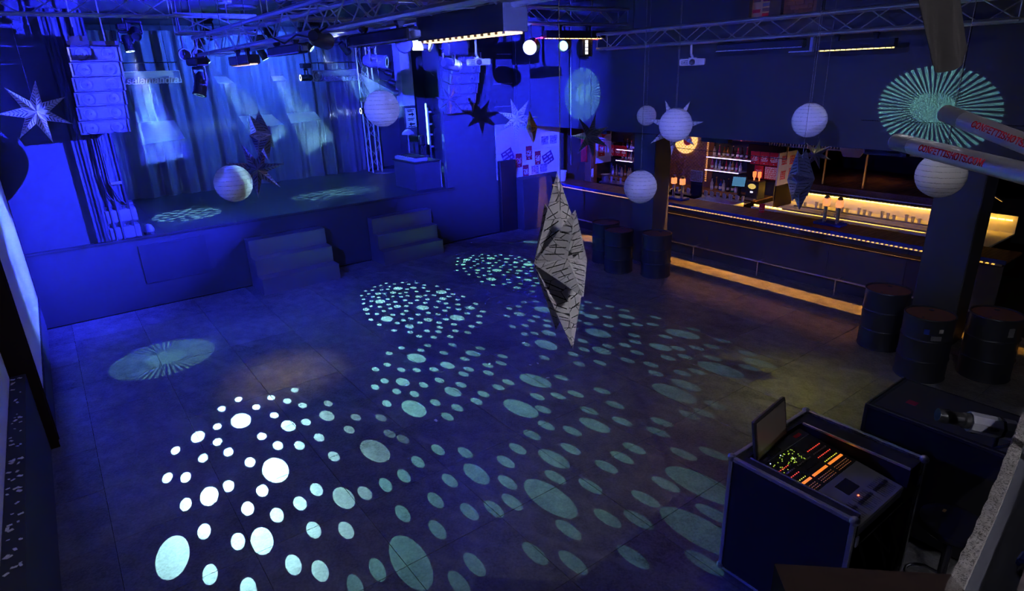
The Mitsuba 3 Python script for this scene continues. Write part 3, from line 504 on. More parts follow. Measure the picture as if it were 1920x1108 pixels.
# unlit battens under the thick truss
for p0, p1, lab in [((2.5, 8.15, 4.27), (2.5, 7.05, 4.27), 'unlit black batten under the middle of the thick truss'), ((2.52, 5.75, 4.26), (2.52, 4.6, 4.28), 'unlit black batten with a metal rim next to the largest warm batten')]:
    p0, p1 = np.array(p0), np.array(p1); k = thing('unlit_batten', lab, 'batten light', 'unlit battens'); part(k, 'body', bevel(p0[0] - .06, p0[0] + .06, p1[1], p0[1], p0[2], p0[2] + .10, .015), 'm_black'); part(k, 'rim', box(p0[0] - .065, p0[0] - .058, p1[1], p0[1], p0[2], p0[2] + .012), 'm_alu'); part(k, 'end_socket', bevel(p0[0] - .03, p0[0] + .03, p1[1] - .06, p1[1], p0[2] + .02, p0[2] + .07, .008), 'm_grey')
    for t in (.2, .8): clamp(k, p0[0], p0[1] + (p1[1] - p0[1]) * t, p0[2] + .09, 4.41)
k = thing('unlit_batten', 'unlit black batten under the far end of the bar side truss', 'batten light', 'unlit battens'); part(k, 'body', bevel(8.44, 8.56, 4.75, 6.1, 4.18, 4.29, .015), 'm_black'); part(k, 'rim', box(8.435, 8.441, 4.75, 6.1, 4.18, 4.192), 'm_alu')
for y in (5.0, 5.9): clamp(k, 8.5, y, 4.28, 4.33)
# lamp housings
def par(label, P, d, R=.11, L=.28, glowc=None, hang=4.42, gap=.0):
    P = np.array(P, float); M = aim(P, d=d); k = thing('flood_light', label, 'stage light', 'flood lights on the trusses')
    part(k, 'can', mv(lathe([(0, -L), (R * .6, -L), (R, -L * .75), (R, -.02), (R * .93, -.02), (R * .9, -.06), (0, -.07)], 24), M), 'm_black', smooth=35)
    if glowc: part(k, 'lens', mv(lathe([(0, -.062), (R * .86, -.062), (R * .86, -.058), (0, -.056)], 24), M), 'm_lamp', emit=glowc, weight=.1)
    bx, by = (P - M[:3, 2] * L * .4)[:2]; part(k, 'bracket', cat(tube((bx, by, P[2] + R * .5), (bx, by, hang), .014), tube((bx, by, hang), (bx, 9.0, hang) if hang > 4.7 else (2.33, by, hang), .014)), 'm_black')
par('flood light with a glowing lens under the thick truss, facing the right wing', (2.46, 6.24, 4.34), (6.2, 6.7, -.9), .08, .34, (5, 6, 7), 4.42)
par('dazzling white flood light at the corner of the cross truss', (7.10, 8.92, 4.38), (-.68, -.45, -.16), .13, .3, (22, 26, 30), 4.76)
par('greenish flood light right of the dazzling one', (7.88, 8.94, 4.40), (-.84, -.5, -.2), .10, .3, (.9, 2.6, 2.4), 4.76)
par('dark flood light in the middle of the cross truss with a bright rim', (5.2, 8.94, 4.44), (.6, -.7, -.3), .12, .34, (4, 5, 6), 4.76)
par('round dark flood light facing the balcony left of the white panel', (4.72, 8.94, 4.44), (-.4, -.86, -.2), .13, .3, None, 4.76)
k = thing('white_panel_light', 'glowing white panel light in the cross truss', 'panel light'); part(k, 'panel', bevel(4.88, 5.05, 8.96, 9.0, 4.36, 4.52, .005), 'm_lamp', emit=(3, 4, 5), weight=.1); part(k, 'bracket', box(4.95, 4.98, 8.98, 9.0, 4.51, 4.76), 'm_black')
k = thing('strobe', 'black box light under the cross truss below the largest batten', 'stage light'); part(k, 'body', bevel(5.45, 5.82, 8.86, 9.04, 4.28, 4.50, .02), 'm_black'); part(k, 'bracket', box(5.62, 5.66, 8.98, 9.02, 4.49, 4.76), 'm_black')
k = thing('led_block', 'small light with four white squares beside the bar side truss', 'stage light'); part(k, 'body', bevel(8.30, 8.56, 8.86, 8.98, 4.22, 4.56, .02), 'm_black')
for i in range(4): part(k, 'led', box(8.36, 8.42, 8.85, 8.86, 4.26 + .062 * i, 4.31 + .062 * i), 'm_lamp', emit=(4, 4, 5), weight=.01)
part(k, 'bracket', box(8.42, 8.45, 8.9, 8.94, 4.55, 4.76), 'm_black')
for i, (x, z) in enumerate([(7.28, 4.52), (8.60, 4.50), (4.73, 4.53)]): solo('signal_led', ('red signal light beside the dazzling flood', 'red signal light beside the light with four squares', 'red signal light above the round dark flood')[i], 'signal light', cat(bevel(x, x + (.05 if i < 2 else .03), 8.82, 8.84, z, z + .03, .003), box(x + .01, x + .02, 8.84, 8.99, z + .01, z + .02)), 'm_lamp', 'red signal lights', emit=(3, .15, .15), weight=.01)
P = np.array([-.62, 6.4, 3.93]); k = thing('added_wall_flood', 'added dark flood light on an arm on the left wall', 'stage light'); part(k, 'can', mv(lathe([(0, -.16), (.07, -.16), (.11, -.1), (.11, .06), (.10, .06), (.095, .0), (0, -.01)], 24), aim(P, d=(.83, .51, .21))), 'm_black', smooth=35); part(k, 'arm', tube(P + [-.08, -.05, .0], (-.905, 6.3, 3.9), .02), 'm_black')  # unseen lamp added to light the truss, desk and steps
par('added dark flood light at the near end of the thick truss, facing the bar', (2.45, 1.72, 4.35), (4.1, 2.4, -1.1), .10, .1, None, 4.42)  # housing added for the lantern fill
# projectors
def projector(label, P, d, hang):
    P = np.array(P, float); z = np.array([0, 0, 1.]); f = norm([d[0], d[1], 0]); x = np.cross(z, -f); M = frame(P, x, -f, z)
    k = thing('projector', label, 'projector', None); part(k, 'body', mv(bevel(-.19, .19, -.14, .14, -.05, .05, .012), M), 'm_white')
    l = lathe([(0, .0), (.03, .0), (.04, .01), (.045, .03), (.03, .03), (.028, .012), (0, .01)], 20); l.apply_transform(trimesh.transformations.rotation_matrix(math.pi / 2, (1, 0, 0))); l.apply_translation((.0, -.14, 0)); part(k, 'lens', mv(l, M), 'm_black_gloss', smooth=35)
    for i in range(4): part(k, 'vent', mv(box(.06, .17, -.143, -.139, -.034 + .018 * i, -.026 + .018 * i), M), 'm_slit')
    part(k, 'mount', mv(cat(box(-.06, .06, -.06, .06, .05, .065), tube((0, 0, .06), (.03, 0, .12), .018), tube((.03, 0, .12), (.03, 0, hang - P[2]), .018), tube((.03, 0, hang - P[2]), (.12 if hang < 4.5 else .03, .06 if hang > 4.5 else 0, hang - P[2]), .02), ring(.06, .012, 16, 6)), M), 'm_white')
projector('white projector on a drop pole under the bar side truss', (8.42, 6.50, 4.05), (-.85, -.6), 4.34)
projector('white projector lit by the haze at the right of the stage', (6.05, 8.95, 4.17), (-.5, -.86), 4.76)
k = thing('truss_bracket', 'small square bracket under the bar side truss', 'bracket'); part(k, 'plate', cat(box(8.47, 8.53, 4.62, 4.66, 4.13, 4.30), box(8.47, 8.53, 4.62, 4.95, 4.12, 4.135)), 'm_alu')
solo('microphone_cable', 'thin cable hanging straight down beside the price wall', 'cable', tube((9.35, 10.35, 5.35), (9.35, 10.35, 2.0), .012, 8), 'm_grey')
solo('truss_cable', 'black cable looped along the bar side truss', 'cable', pipe([(8.44, 6.3, 4.36), (8.44, 6.0, 4.30), (8.44, 5.6, 4.35), (8.44, 5.2, 4.29), (8.44, 4.8, 4.34)], .008), 'm_rubber')
solo('truss_cable', 'black cable sagging along the thick truss', 'cable', pipe([(2.30, 7.4, 4.44), (2.29, 7.0, 4.36), (2.29, 6.6, 4.42), (2.29, 6.2, 4.37), (2.3, 5.8, 4.44)], .009), 'm_rubber')

# ------------------------------------------------------------------ hanging decorations
def lantern(label, P, R, bsdf='m_paper', sides=40):
    P = np.array(P, float); k = thing('paper_lantern', label, 'lantern', 'round paper lanterns'); n = 11; prof = [(.0 + R * .22, -R * .97)]
    a = np.linspace(-math.pi / 2 + .23, math.pi / 2 - .23, n * 4 + 1)
    for i, t in enumerate(a): prof.append((R * math.cos(t) * (1 - .008 * (abs(math.sin(i * math.pi / 4)))), R * math.sin(t)))
    prof += [(R * .22, R * .97)]
    part(k, 'shade', mv(lathe(prof, sides), trimesh.transformations.translation_matrix(P)), bsdf, smooth=50)
    for t in a[2:-2:4]: part(k, 'rib', ring(R * math.cos(t) + .0008, .0012, 32, 3).apply_translation(P + [0, 0, R * math.sin(t)]), 'm_grey')
    part(k, 'hoop', mv(cat(mv(ring(R * .22, .004, 24, 6), trimesh.transformations.translation_matrix((0, 0, R * .97))), mv(ring(R * .22, .004, 24, 6), trimesh.transformations.translation_matrix((0, 0, -R * .97))), tube((-R * .22, 0, R * .97), (R * .22, 0, R * .97), .003, 6)), trimesh.transformations.translation_matrix(P)), 'm_steel')
    part(k, 'cord', tube(P + [0, 0, R * .97], (P[0], P[1], 5.35), .0025, 6), 'm_grey')
for lab, P, R in [('pale paper lantern in front of the stage, brightest of all', (1.60, 7.30, 2.95), .2), ('blue paper lantern hanging in front of the truss tower', (3.19, 6.72, 3.66), .2), ('paper lantern in front of a spiky star above the bar', (6.29, 5.05, 3.32), .2), ('paper lantern hanging lowest, in front of the square pillar', (5.77, 5.12, 2.62), .2), ('paper lantern lit yellow from above near the bar side truss', (7.49, 4.01, 3.33), .2), ('large paper lantern beside the confetti tubes at the right', (6.35, 2.13, 3.01), .2), ('smallest dark blue paper lantern against the bar wall', (7.54, 6.62, 3.30), .148)]: lantern(lab, P, R)

def star(label, P, R, n_dir, a0, t, bsdf, slit=True, points=7, inner=.36, up=(0, 0, 1), cord=True, uvprint=False, slits=6):
    P = np.array(P, float); z = norm(n_dir); x = norm(np.cross(up, z)); M = frame(P, x, np.cross(z, x), z); k = thing('paper_star', label, 'star', 'seven-pointed hanging stars')
    V, F, UV = [], [], []; sl = []
    for i in range(points):
        a = a0 + i * 2 * math.pi / points; da = math.pi / points
        tip = np.array([R * math.cos(a), R * math.sin(a), 0]); v0 = np.array([R * inner * math.cos(a - da), R * inner * math.sin(a - da), 0]); v1 = np.array([R * inner * math.cos(a + da), R * inner * math.sin(a + da), 0])
        for s in (1, -1):
            c = np.array([0, 0, s * t])
            for q in ((c, v0, tip), (c, tip, v1)):
                q = q if s > 0 else q[::-1]; F.append([len(V), len(V) + 1, len(V) + 2]); V += list(q); UV += [(p[0] / R + i * 1.7, p[1] / R + s * 3.1 + i) for p in q]
                if slit:
                    c_, b_, t_ = np.array(c), (v0 if q[1] is v0 or q[0] is v0 or q[2] is v0 else v1), tip
                    nn = norm(np.cross(q[1] - q[0], q[2] - q[0])) * .0012
                    for f in np.linspace(.10, .80, slits):
                        e0 = c_ + (t_ - c_) * (f + .10); e1 = b_ + (t_ - b_) * f; w = norm(t_ - b_) * R * (.006 if uvprint else .012) * (1.2 - f)
                        A, B = e0 * .88 + e1 * .12, e0 * .14 + e1 * .86
                        sl.append(trimesh.convex.convex_hull(np.array([A - w + nn, A + w + nn, B + w + nn, B - w + nn, A - w - nn, A + w - nn, B + w - nn, B - w - nn])))
    m = trimesh.Trimesh(np.array(V), np.array(F), process=False)
    part(k, 'body', mv(m, M), bsdf, uv=np.array(UV) if uvprint else None)
    if uvprint:
        for q in sl: part(k, 'cutout', mv(q, M), 'm_slit')
    elif sl: part(k, 'cutout', mv(cat(sl), M), 'm_slit', kind='stuff')
    if cord:
        q = P + M[:3, 1] * R * .3; part(k, 'cord', tube(q, (q[0], q[1], 5.35), .002, 6), 'm_grey')
    return k
star('large white star lit beside the left line array', (.06, 12.86, 3.65), .50, (0.1, -1, .05), D(77), .10, 'm_paper', slits=7)
star('silver striped star hanging above the left of the stage front', (2.17, 8.0, 3.37), .32, (.75, -.62, .1), D(70), .13, 'm_foil')
star('purple striped star half hidden behind the brightest lantern', (2.12, 8.3, 2.94), .36, (-.1, -1, .1), D(58), .10, 'm_foil')
star('small striped star whose shadow falls on the right wing', (6.30, 10.35, 3.55), .27, (-.55, -.8, 0), D(116), .06, 'm_foil')
star('pale blue star in front of the price wall', (6.50, 8.53, 3.25), .36, (-.75, -.6, 0), D(108), .09, 'm_paper')
star('brown foil star turned edge-on beside the pale blue star', (6.42, 8.05, 3.14), .27, (.6, -.55, .1), D(90), .09, 'm_gold')
star('striped foil star hanging in front of the red price posters', (5.74, 5.98, 3.18), .29, (-.85, -.25, .1), D(78), .11, 'm_foil')
star('spiky star behind the lantern above the bar', (6.62, 5.33, 3.26), .36, (-.72, -.62, .15), D(112), .08, 'm_paper')
star('dark striped foil star hanging in front of the lit yellow counter', (6.85, 3.68, 2.74), .36, (.22, -.97, .1), D(60), .15, 'm_foil')
star('small dark foil star half hidden above the striped one', (8.05, 4.16, 2.86), .20, (-.8, -.2, .1), D(85), .09, 'm_foil')
h_dir = np.array([math.cos(D(228.9 + 12.7)), math.sin(D(228.9 + 12.7)), 0])
star('big white patterned star hanging in the middle of the room', (1.64, 1.88, 3.24), .375, np.cross((0, 0, 1), h_dir) * -1, D(-4), .115, 'm_star_print', uvprint=True)
# ------------------------------------------------------------------ the bar
k = thing('bar_counter', 'long dark bar counter with a glowing yellow edge', 'counter')
for i in range(8):
    y0 = 2.66 + i * 1.302; part(k, 'front_panel', box(11.10, 11.13, y0, y0 + 1.298, 0, 1.0), 'm_black_wall')
part(k, 'top', bevel(11.0, 11.72, 2.62, 13.08, 1.07, 1.12, .012), 'm_wood'); part(k, 'edge_trim', bevel(10.985, 11.03, 2.62, 13.08, 1.062, 1.125, .01), 'm_blue'); part(k, 'core', box(11.13, 11.6, 2.66, 13.08, .9, 1.07), 'm_black')
# light strip under the overhang: beads seen from the room, and an added slotted profile that throws a line of light on the floor
part(k, 'light_profile', cat(box(10.986, 10.994, 2.66, 13.08, 1.035, 1.066)), 'm_alu')
beads = [box(10.978, 10.986, y, y + .042, 1.047, 1.056) for y in np.arange(2.75, 13.0, .075)] + [box(10.978, 10.985, y, y + .03, 1.060, 1.0635) for y in np.arange(2.75, 8.9, .075)]
part(k, 'light_bead', cat(beads), 'm_lamp', kind='stuff', emit=(1.9, .80, .10), weight=.25)
# light channel added to make the soft floor stripe: a thin strip, two fins either side
P0 = np.array([11.07, 0, 1.03]); Q0 = np.array([10.44, 0, 0.0]); dv = norm(Q0 - P0); sv = np.array([dv[2], 0, -dv[0]])
def slot(P0, Q0, y0, y1, sw, fw, gap, emit, name):
    dv = norm(Q0 - P0); sv = np.array([dv[2], 0, -dv[0]]); M = frame(P0, sv, (0, 1, 0), dv)
    part(k, name + '_strip', mv(trimesh.Trimesh([[-fw / 2, y0, 0], [fw / 2, y0, 0], [fw / 2, y1, 0], [-fw / 2, y1, 0]], [[0, 1, 2], [0, 2, 3]], process=False), M), 'm_lamp', emit=emit, weight=1.2)
    a = sw / 2
    part(k, name + '_channel', mv(cat(box(-.024, -fw / 2, y0, y1, -.008, .002), box(fw / 2, .024, y0, y1, -.008, .002), box(-.024, -a, y0, y1, gap, gap + .002), box(a, .024, y0, y1, gap, gap + .002), box(-.026, -.024, y0, y1, -.008, gap + .002), box(.024, .026, y0, y1, -.008, gap + .002), box(-.026, .026, y0 - .004, y0, -.008, gap + .002), box(-.026, .026, y1, y1 + .004, -.008, gap + .002)), M), 'm_black')
slot(np.array([11.0, 0, .93]), np.array([9.45, 0, 0.]), 3.2, 9.2, .012, .006, .05, (60, 20, 4), 'added_wide_light')
# slotted downlights added under the bar ceiling to make the floor stripe: each throws one long line of light on the floor in front of the bar
for i, y in enumerate((10.6, 7.4, 4.3)):
    kl = thing('added_slot_light', ('far', 'middle', 'near')[i] + ' added slotted downlight under the bar ceiling behind the soffit', 'downlight', 'added slotted downlights'); P = np.array([10.46, y, 2.69])
    part(kl, 'slot_plate', cat(box(P[0] - .06, P[0] - .0085, y - .30, y + .30, 2.588, 2.59), box(P[0] + .0085, P[0] + .06, y - .30, y + .30, 2.588, 2.59)), 'm_black'); part(kl, 'housing', cat(box(P[0] - .065, P[0] - .06, y - .30, y + .30, 2.588, 2.74), box(P[0] + .06, P[0] + .065, y - .30, y + .30, 2.588, 2.74), box(P[0] - .065, P[0] + .065, y - .305, y - .30, 2.588, 2.74), box(P[0] - .065, P[0] + .065, y + .30, y + .305, 2.588, 2.74)), 'm_black')
    spot(f'light_added_slot_{i}', P, P - [0, 0, 1], (1.0, .40, .05), 34, 66, 50, 1.0)
part(k, 'foot_rail', tube((10.86, 2.75, .30), (10.86, 13.0, .30), .018, 10), 'm_steel', smooth=40)
for y in np.arange(3.4, 13, 1.55): part(k, 'rail_bracket', cat(tube((10.86, y, .30), (10.86, y, 0), .012), tube((10.86, y, .30), (11.1, y, .30), .012)), 'm_steel')
# price wall at the left end of the bar
k = thing('price_wall', 'white painted board wall covered with price posters', 'wall panel')
for i in range(3):
    for j in range(2):
        z0, z1 = (1.37, 2.04) if j == 0 else (2.045, 2.76); x0, x1 = 9.26 + i * .72, 9.26 + i * .72 + .715
        part(k, 'panel', box(x0 if not (i == 0 and j == 0) else x0, x1, 13.085, 13.115, z0, z1), 'm_card')
solo('black_box', 'black box standing in front of the lower left corner of the price wall', 'box', cat(bevel(9.27, 9.78, 12.95, 13.08, 0, 1.86, .01)), 'm_black')
solo('bar_end_cabinet', 'dark cabinet under the price wall', 'cabinet', cat(bevel(9.80, 10.80, 12.7, 13.08, 0, 1.37, .01)), 'm_black_wall')
def poster(M, w, h, txt, label, group, bs='m_red', small=2, ink='m_card'):
    k = thing('price_poster', label, 'poster', group); part(k, 'sheet', mv(bevel(-w / 2, w / 2, -h / 2, h / 2, 0, .004, .0015), M), bs)
    t = fit_text(txt, w * .8, h * .30, .003); part(k, 'price', mv(mv(t, trimesh.transformations.translation_matrix((0, .02 * h, .003))), M), ink)
    ls = [box(-w * (.36 - .06 * i), w * (.36 - .05 * i), -.14 * h - i * .09 * h, -.09 * h - i * .09 * h, .003, .006) for i in range(small)] + [box(-w * .06, w * .06, -.42 * h, -.35 * h, .003, .006)]
    part(k, 'small_print', mv(cat(ls), M), ink, kind='stuff')
def maze(M, w, h, label, group, bs='m_card', ink='m_purple', name='word_sign', seed=0, rows=6):
    r = np.random.default_rng(seed); k = thing(name, label, 'sign', group); part(k, 'sheet', mv(bevel(-w / 2, w / 2, -h / 2, h / 2, 0, .004, .0015), M), bs); b = []
    for i in range(rows):
        y0 = h * (-.46 + .92 * i / rows); x = -w * .46
        while x < w * .40:
            l = r.uniform(.05, .16) * w; b.append(box(x, min(x + l, w * .46), y0 + .02 * h, y0 + .92 * h / rows * .72, .003, .006)); x += l + .035 * w
        b.append(box(-w * .46, w * .46, y0 + .92 * h / rows * .80, y0 + .92 * h / rows * .92, .003, .006))
    part(k, 'block_lettering', mv(cat(b), M), ink, kind='stuff')
def PW(px, pz): return wall_y((px, 13.083, pz))
G = 'price posters on the white board wall'
poster(PW(9.98, 1.80), .20, .36, '2€', 'leftmost dark red poster on the white board wall, reading 2€', G, 'm_dark_red'); poster(PW(10.32, 1.96), .20, .36, "2'5€", "topmost dark red poster on the white board wall, reading 2'5€", G, 'm_dark_red'); poster(PW(10.62, 1.80), .20, .36, '5€', 'rightmost dark red poster on the white board wall, reading 5€', G, 'm_dark_red'); poster(PW(10.20, 1.49), .20, .34, '7€', 'lowest dark red poster on the white board wall, reading 7€', G, 'm_dark_red')
for i, (x, z, lab) in enumerate([(10.52, 1.50, 'left of two word signs beside the 7€ poster'), (10.82, 1.52, 'right of two word signs beside the 7€ poster'), (10.88, 2.24, 'left of two word signs high on the white board wall'), (11.18, 2.24, 'right of two word signs high on the white board wall')]): maze(PW(x, z), .27, .24, lab, 'word signs on the white board wall', seed=i)
for i, (x, z, lab) in enumerate([(9.62, 1.96, 'tilted purple sign left on the white board wall'), (10.98, 1.76, 'tilted purple sign right on the white board wall')]):
    M = PW(x, z) @ rz(.42); k = thing('tilted_sign', lab, 'sign', 'tilted signs on the white board wall'); part(k, 'sheet', mv(bevel(-.18, .18, -.15, .15, 0, .004, .001), M), 'm_purple')
    for j, wd in enumerate((.26, .32, .24)): part(k, 'block_lettering', mv(cat([box(-wd / 2 + q * wd / 8, -wd / 2 + (q + .75) * wd / 8, .075 - j * .09, .115 - j * .09, .003, .006) for q in range(8) if q != 3 + j]), M), 'm_card', kind='stuff')
solo('plastic_tub', 'pale plastic tub on the cabinet below the price wall', 'tub', mv(lathe([(0, 0), (.10, 0), (.13, .26), (.145, .26), (.145, .28), (.12, .28), (.09, .015), (0, .015)], 10), trimesh.transformations.translation_matrix((11.3, 12.88, 1.121))), 'm_card')
# partitions, posts and cloth inside the bar
def partition(y, x0, x1, z0, z1, lab, bs):
    k = thing('partition', lab, 'panel'); part(k, 'board', box(x0, x1, y, y + .03, z0, z1), bs); return k
kq = partition(12.0, 11.75, 12.30, 1.62, 2.62, 'pale partition board with red posters inside the bar', 'm_card'); part(kq, 'top_board', box(11.75, 12.30, 12.0, 12.03, 2.62, 2.74), 'm_brown_dark')
poster(wall_y((11.93, 11.995, 1.98)), .24, .36, '7€', 'red poster low on the pale partition inside the bar', 'posters on the bar partitions'); poster(wall_y((12.08, 11.995, 2.42)) @ rz(.5), .34, .16, '5€', 'red poster high on the pale partition inside the bar', 'posters on the bar partitions')
solo('wooden_post', 'brown wooden post behind the striped star in the bar', 'post', bevel(11.95, 12.2, 12.42, 12.66, 0, 2.7, .01), 'm_brown'); solo('socket', 'cream wall socket low on the brown wooden post', 'socket', cat(bevel(11.97, 12.05, 12.40, 12.42, 1.18, 1.42, .006), box(11.99, 12.03, 12.394, 12.40, 1.28, 1.32)), 'm_card')
solo('red_cloth', 'red cloth hanging beside the brown post in the bar', 'cloth', cat([bevel(11.72 + .02 * i, 11.80 + .02 * i, 12.55 - .03 * i, 12.58 - .03 * i, 1.62, 2.30 - .05 * i, .01) for i in range(4)] + [tube((11.76, 12.56, 2.2), (11.76, 12.56, 2.74), .006)]), 'm_red')
BX = 13.42
def shelf(label, y0, y1, z, g):
    k = thing('bottle_shelf', label, 'shelf', g); part(k, 'board', box(BX - .11, 13.71, y0, y1, z - .02, z), 'm_glass_shelf'); part(k, 'light_edge', box(BX - .125, BX - .11, y0, y1, z - .022, z - .002), 'm_lamp', emit=(2.0, 1.5, 4.2), weight=.15)
    for y in (y0 + .15, y1 - .15): part(k, 'bracket', box(BX, 13.71, y - .01, y + .01, z - .06, z - .02), 'm_steel')
mat('m_glass_shelf', (.35, .35, .4), .2)
shelf('upper glowing bottle shelf between the mesh screen and the posters', 8.42, 9.66, 1.84, 'glowing bottle shelves'); shelf('lower glowing bottle shelf above the till', 8.72, 9.68, 1.52, 'glowing bottle shelves')
shelf('upper glowing bottle shelf left of the square pillar', 12.15, 12.75, 1.80, 'glowing bottle shelves'); shelf('lower glowing bottle shelf left of the square pillar', 12.15, 12.78, 1.49, 'glowing bottle shelves')
shelf('glowing shelf at the far left end of the bar, upper', 13.0, 13.4, 1.92, 'glowing bottle shelves'); shelf('glowing shelf at the far left end of the bar, lower', 13.0, 13.4, 1.60, 'glowing bottle shelves')
shelves_z = {}
for nm, c, sp in [('amber', (.32, .13, .02), .5), ('pink', (.5, .06, .16), .5), ('clear', (.42, .42, .46), .6), ('green', (.03, .13, .05), .5), ('blue', (.03, .07, .35), .5), ('dark', (.04, .02, .02), .6), ('red', (.42, .02, .02), .5)]: mat('m_bottle_' + nm, c, .12, spec=.8)
PROF = [[(0, 0), (.036, 0), (.038, .01), (.038, .16), (.030, .19), (.014, .21), (.013, .27), (0, .27)], [(0, 0), (.040, 0), (.042, .01), (.042, .12), (.036, .15), (.015, .18), (.015, .24), (0, .24)], [(0, 0), (.030, 0), (.032, .01), (.032, .14), (.014, .22), (.012, .29), (0, .29)]]
ORD = ['first', 'second', 'third', 'fourth', 'fifth', 'sixth', 'seventh', 'eighth', 'ninth', 'tenth', 'eleventh', 'twelfth']
BP = {}
def bottle(key_y, z, x, shp, colr, label, group, s=1.0, cap='m_black'):
    k = thing('bottle', label, 'bottle', group); M = trimesh.transformations.translation_matrix((x, key_y, z)) @ np.diag([s, s, s, 1])
    for nm, pr, b in (('glass', PROF[shp], 'm_bottle_' + colr), ('cap', [(0, PROF[shp][-1][1] - .003), (.0155, PROF[shp][-1][1] - .003), (.0155, PROF[shp][-1][1] + .025), (0, PROF[shp][-1][1] + .025)], cap), ('paper_label', [(PROF[shp][2][0] + .0004, .04), (PROF[shp][2][0] + .001, .04), (PROF[shp][2][0] + .001, .10), (PROF[shp][2][0] + .0004, .10)], 'm_card')):
        q = (nm, shp, b)
        if q not in BP: BP[q] = mikit.ply(lathe(pr, 12), b, smooth=40)
        part(k, nm, BP[q], to_world=tw(M))
def row(y0, y1, n, z, where, group, cols, x=BX + .05, s=.92):
    for i in range(n):
        c = cols[i % len(cols)]; bottle(y1 - (y1 - y0) * (i + .5) / n, z + .001, x + .02 * ((i * 7) % 3), (i * 5 + len(where)) % 3, c, f'{c} bottle, {ORD[i]} from the left on {where}', group, s, ('m_black', 'm_gold', 'm_red')[i % 3])
row(8.46, 9.62, 9, 1.84, 'the upper glowing shelf by the mesh screen', 'bottles on the upper glowing shelf', ['clear', 'pink', 'amber', 'amber', 'dark', 'pink', 'dark', 'red'])
row(8.76, 9.64, 9, 1.52, 'the lower glowing shelf by the mesh screen', 'bottles on the lower glowing shelf', ['pink', 'clear', 'clear', 'dark', 'red', 'clear', 'amber'])
row(8.80, 9.62, 7, 1.00, 'the back counter under the glowing shelves', 'bottles on the back counter', ['clear', 'amber', 'blue', 'clear', 'dark', 'green'], s=1.05)
row(12.18, 12.72, 5, 1.49, 'the lower glowing shelf left of the pillar', 'bottles on the shelf left of the pillar', ['pink', 'clear', 'pink', 'clear'])
row(12.18, 12.72, 4, 1.80, 'the upper glowing shelf left of the pillar', 'bottles on the upper shelf left of the pillar', ['dark', 'blue', 'clear'])
row(12.05, 13.1, 9, 1.00, 'the counter left of the pillar', 'bottles on the counter left of the pillar', ['clear', 'clear', 'blue', 'clear', 'amber'], s=1.05)
row(13.02, 13.38, 3, 1.60, 'the far left glowing shelf', 'bottles on the far left shelf', ['pink', 'clear', 'pink'])
# back counters
k = thing('back_counter', 'dark back counter under the bottle shelves', 'counter'); part(k, 'top', bevel(13.0, 13.715, 8.0, 13.4, .96, 1.0, .008), 'm_wood'); part(k, 'front', box(13.04, 13.715, 8.0, 13.4, 0, .96), 'm_brown_dark')
k = thing('bar_work_unit', 'steel work unit with an ice trough behind the taps', 'work unit'); part(k, 'trough', cat(box(11.80, 12.45, 7.95, 9.0, .93, .96), box(11.80, 11.83, 7.95, 9.0, .8, 1.04), box(12.42, 12.45, 7.95, 9.0, .8, 1.04), box(11.8, 12.45, 7.95, 7.98, .8, 1.04), box(11.8, 12.45, 8.97, 9.0, .8, 1.04)), 'm_steel'); part(k, 'front', box(11.76, 11.80, 7.95, 9.0, .7, 1.06), 'm_gold'); part(k, 'base', box(11.80, 12.45, 7.95, 9.0, 0, .8), 'm_brown_dark')
k = thing('glass_tray', 'long tray of upturned drinking glasses on the back counter', 'tray'); part(k, 'board', bevel(12.72, 12.98, 8.1, 10.2, .93, .955, .006), 'm_steel'); part(k, 'support', box(12.76, 12.95, 8.15, 10.15, 0, .93), 'm_brown_dark')
gl = mikit.ply(lathe([(.024, 0), (.036, .13), (.0335, .13), (.0225, .004), (0, .004), (0, 0), (.024, 0)], 10), 'm_bottle_clear', smooth=40)
n = 0
for i in range(22):
    y = 10.1 - i * .088; k = thing('drinking_glass', 'small clear drinking glass standing in the long row behind the taps', 'glass', 'glasses in the long row behind the taps'); add(k, gl, to_world=T().translate([12.80 + .07 * (i % 2), y, .956]))
for i in range(6):
    k = thing('tumbler', 'clear tumbler in the cluster left of the taps, beside the pillar', 'glass', 'tumblers left of the taps'); add(k, gl, to_world=T().translate([11.62 + .08 * (i % 2), 9.85 + .085 * (i // 2) - .2, 1.121]))
for i in range(7):
    k = thing('stemmed_glass', 'clear glass in the cluster left of the square pillar', 'glass', 'glasses left of the square pillar'); add(k, gl, to_world=T().translate([12.6 + .09 * (i % 2), 11.9 + .09 * i, 1.0]))
solo('glass_stand', 'steel stand under the glasses left of the square pillar', 'stand', cat(bevel(12.45, 12.85, 11.6, 12.6, .95, .999, .008), box(12.5, 12.8, 11.65, 12.55, 0, .95)), 'm_steel')
solo('steel_pot', 'steel pot behind the counter left of the square pillar', 'pot', mv(lathe([(0, 0), (.09, 0), (.10, .02), (.10, .18), (.13, .19), (.13, .205), (0, .215)], 20), trimesh.transformations.translation_matrix((12.55, 12.45, 1.0))), 'm_steel', smooth=35)
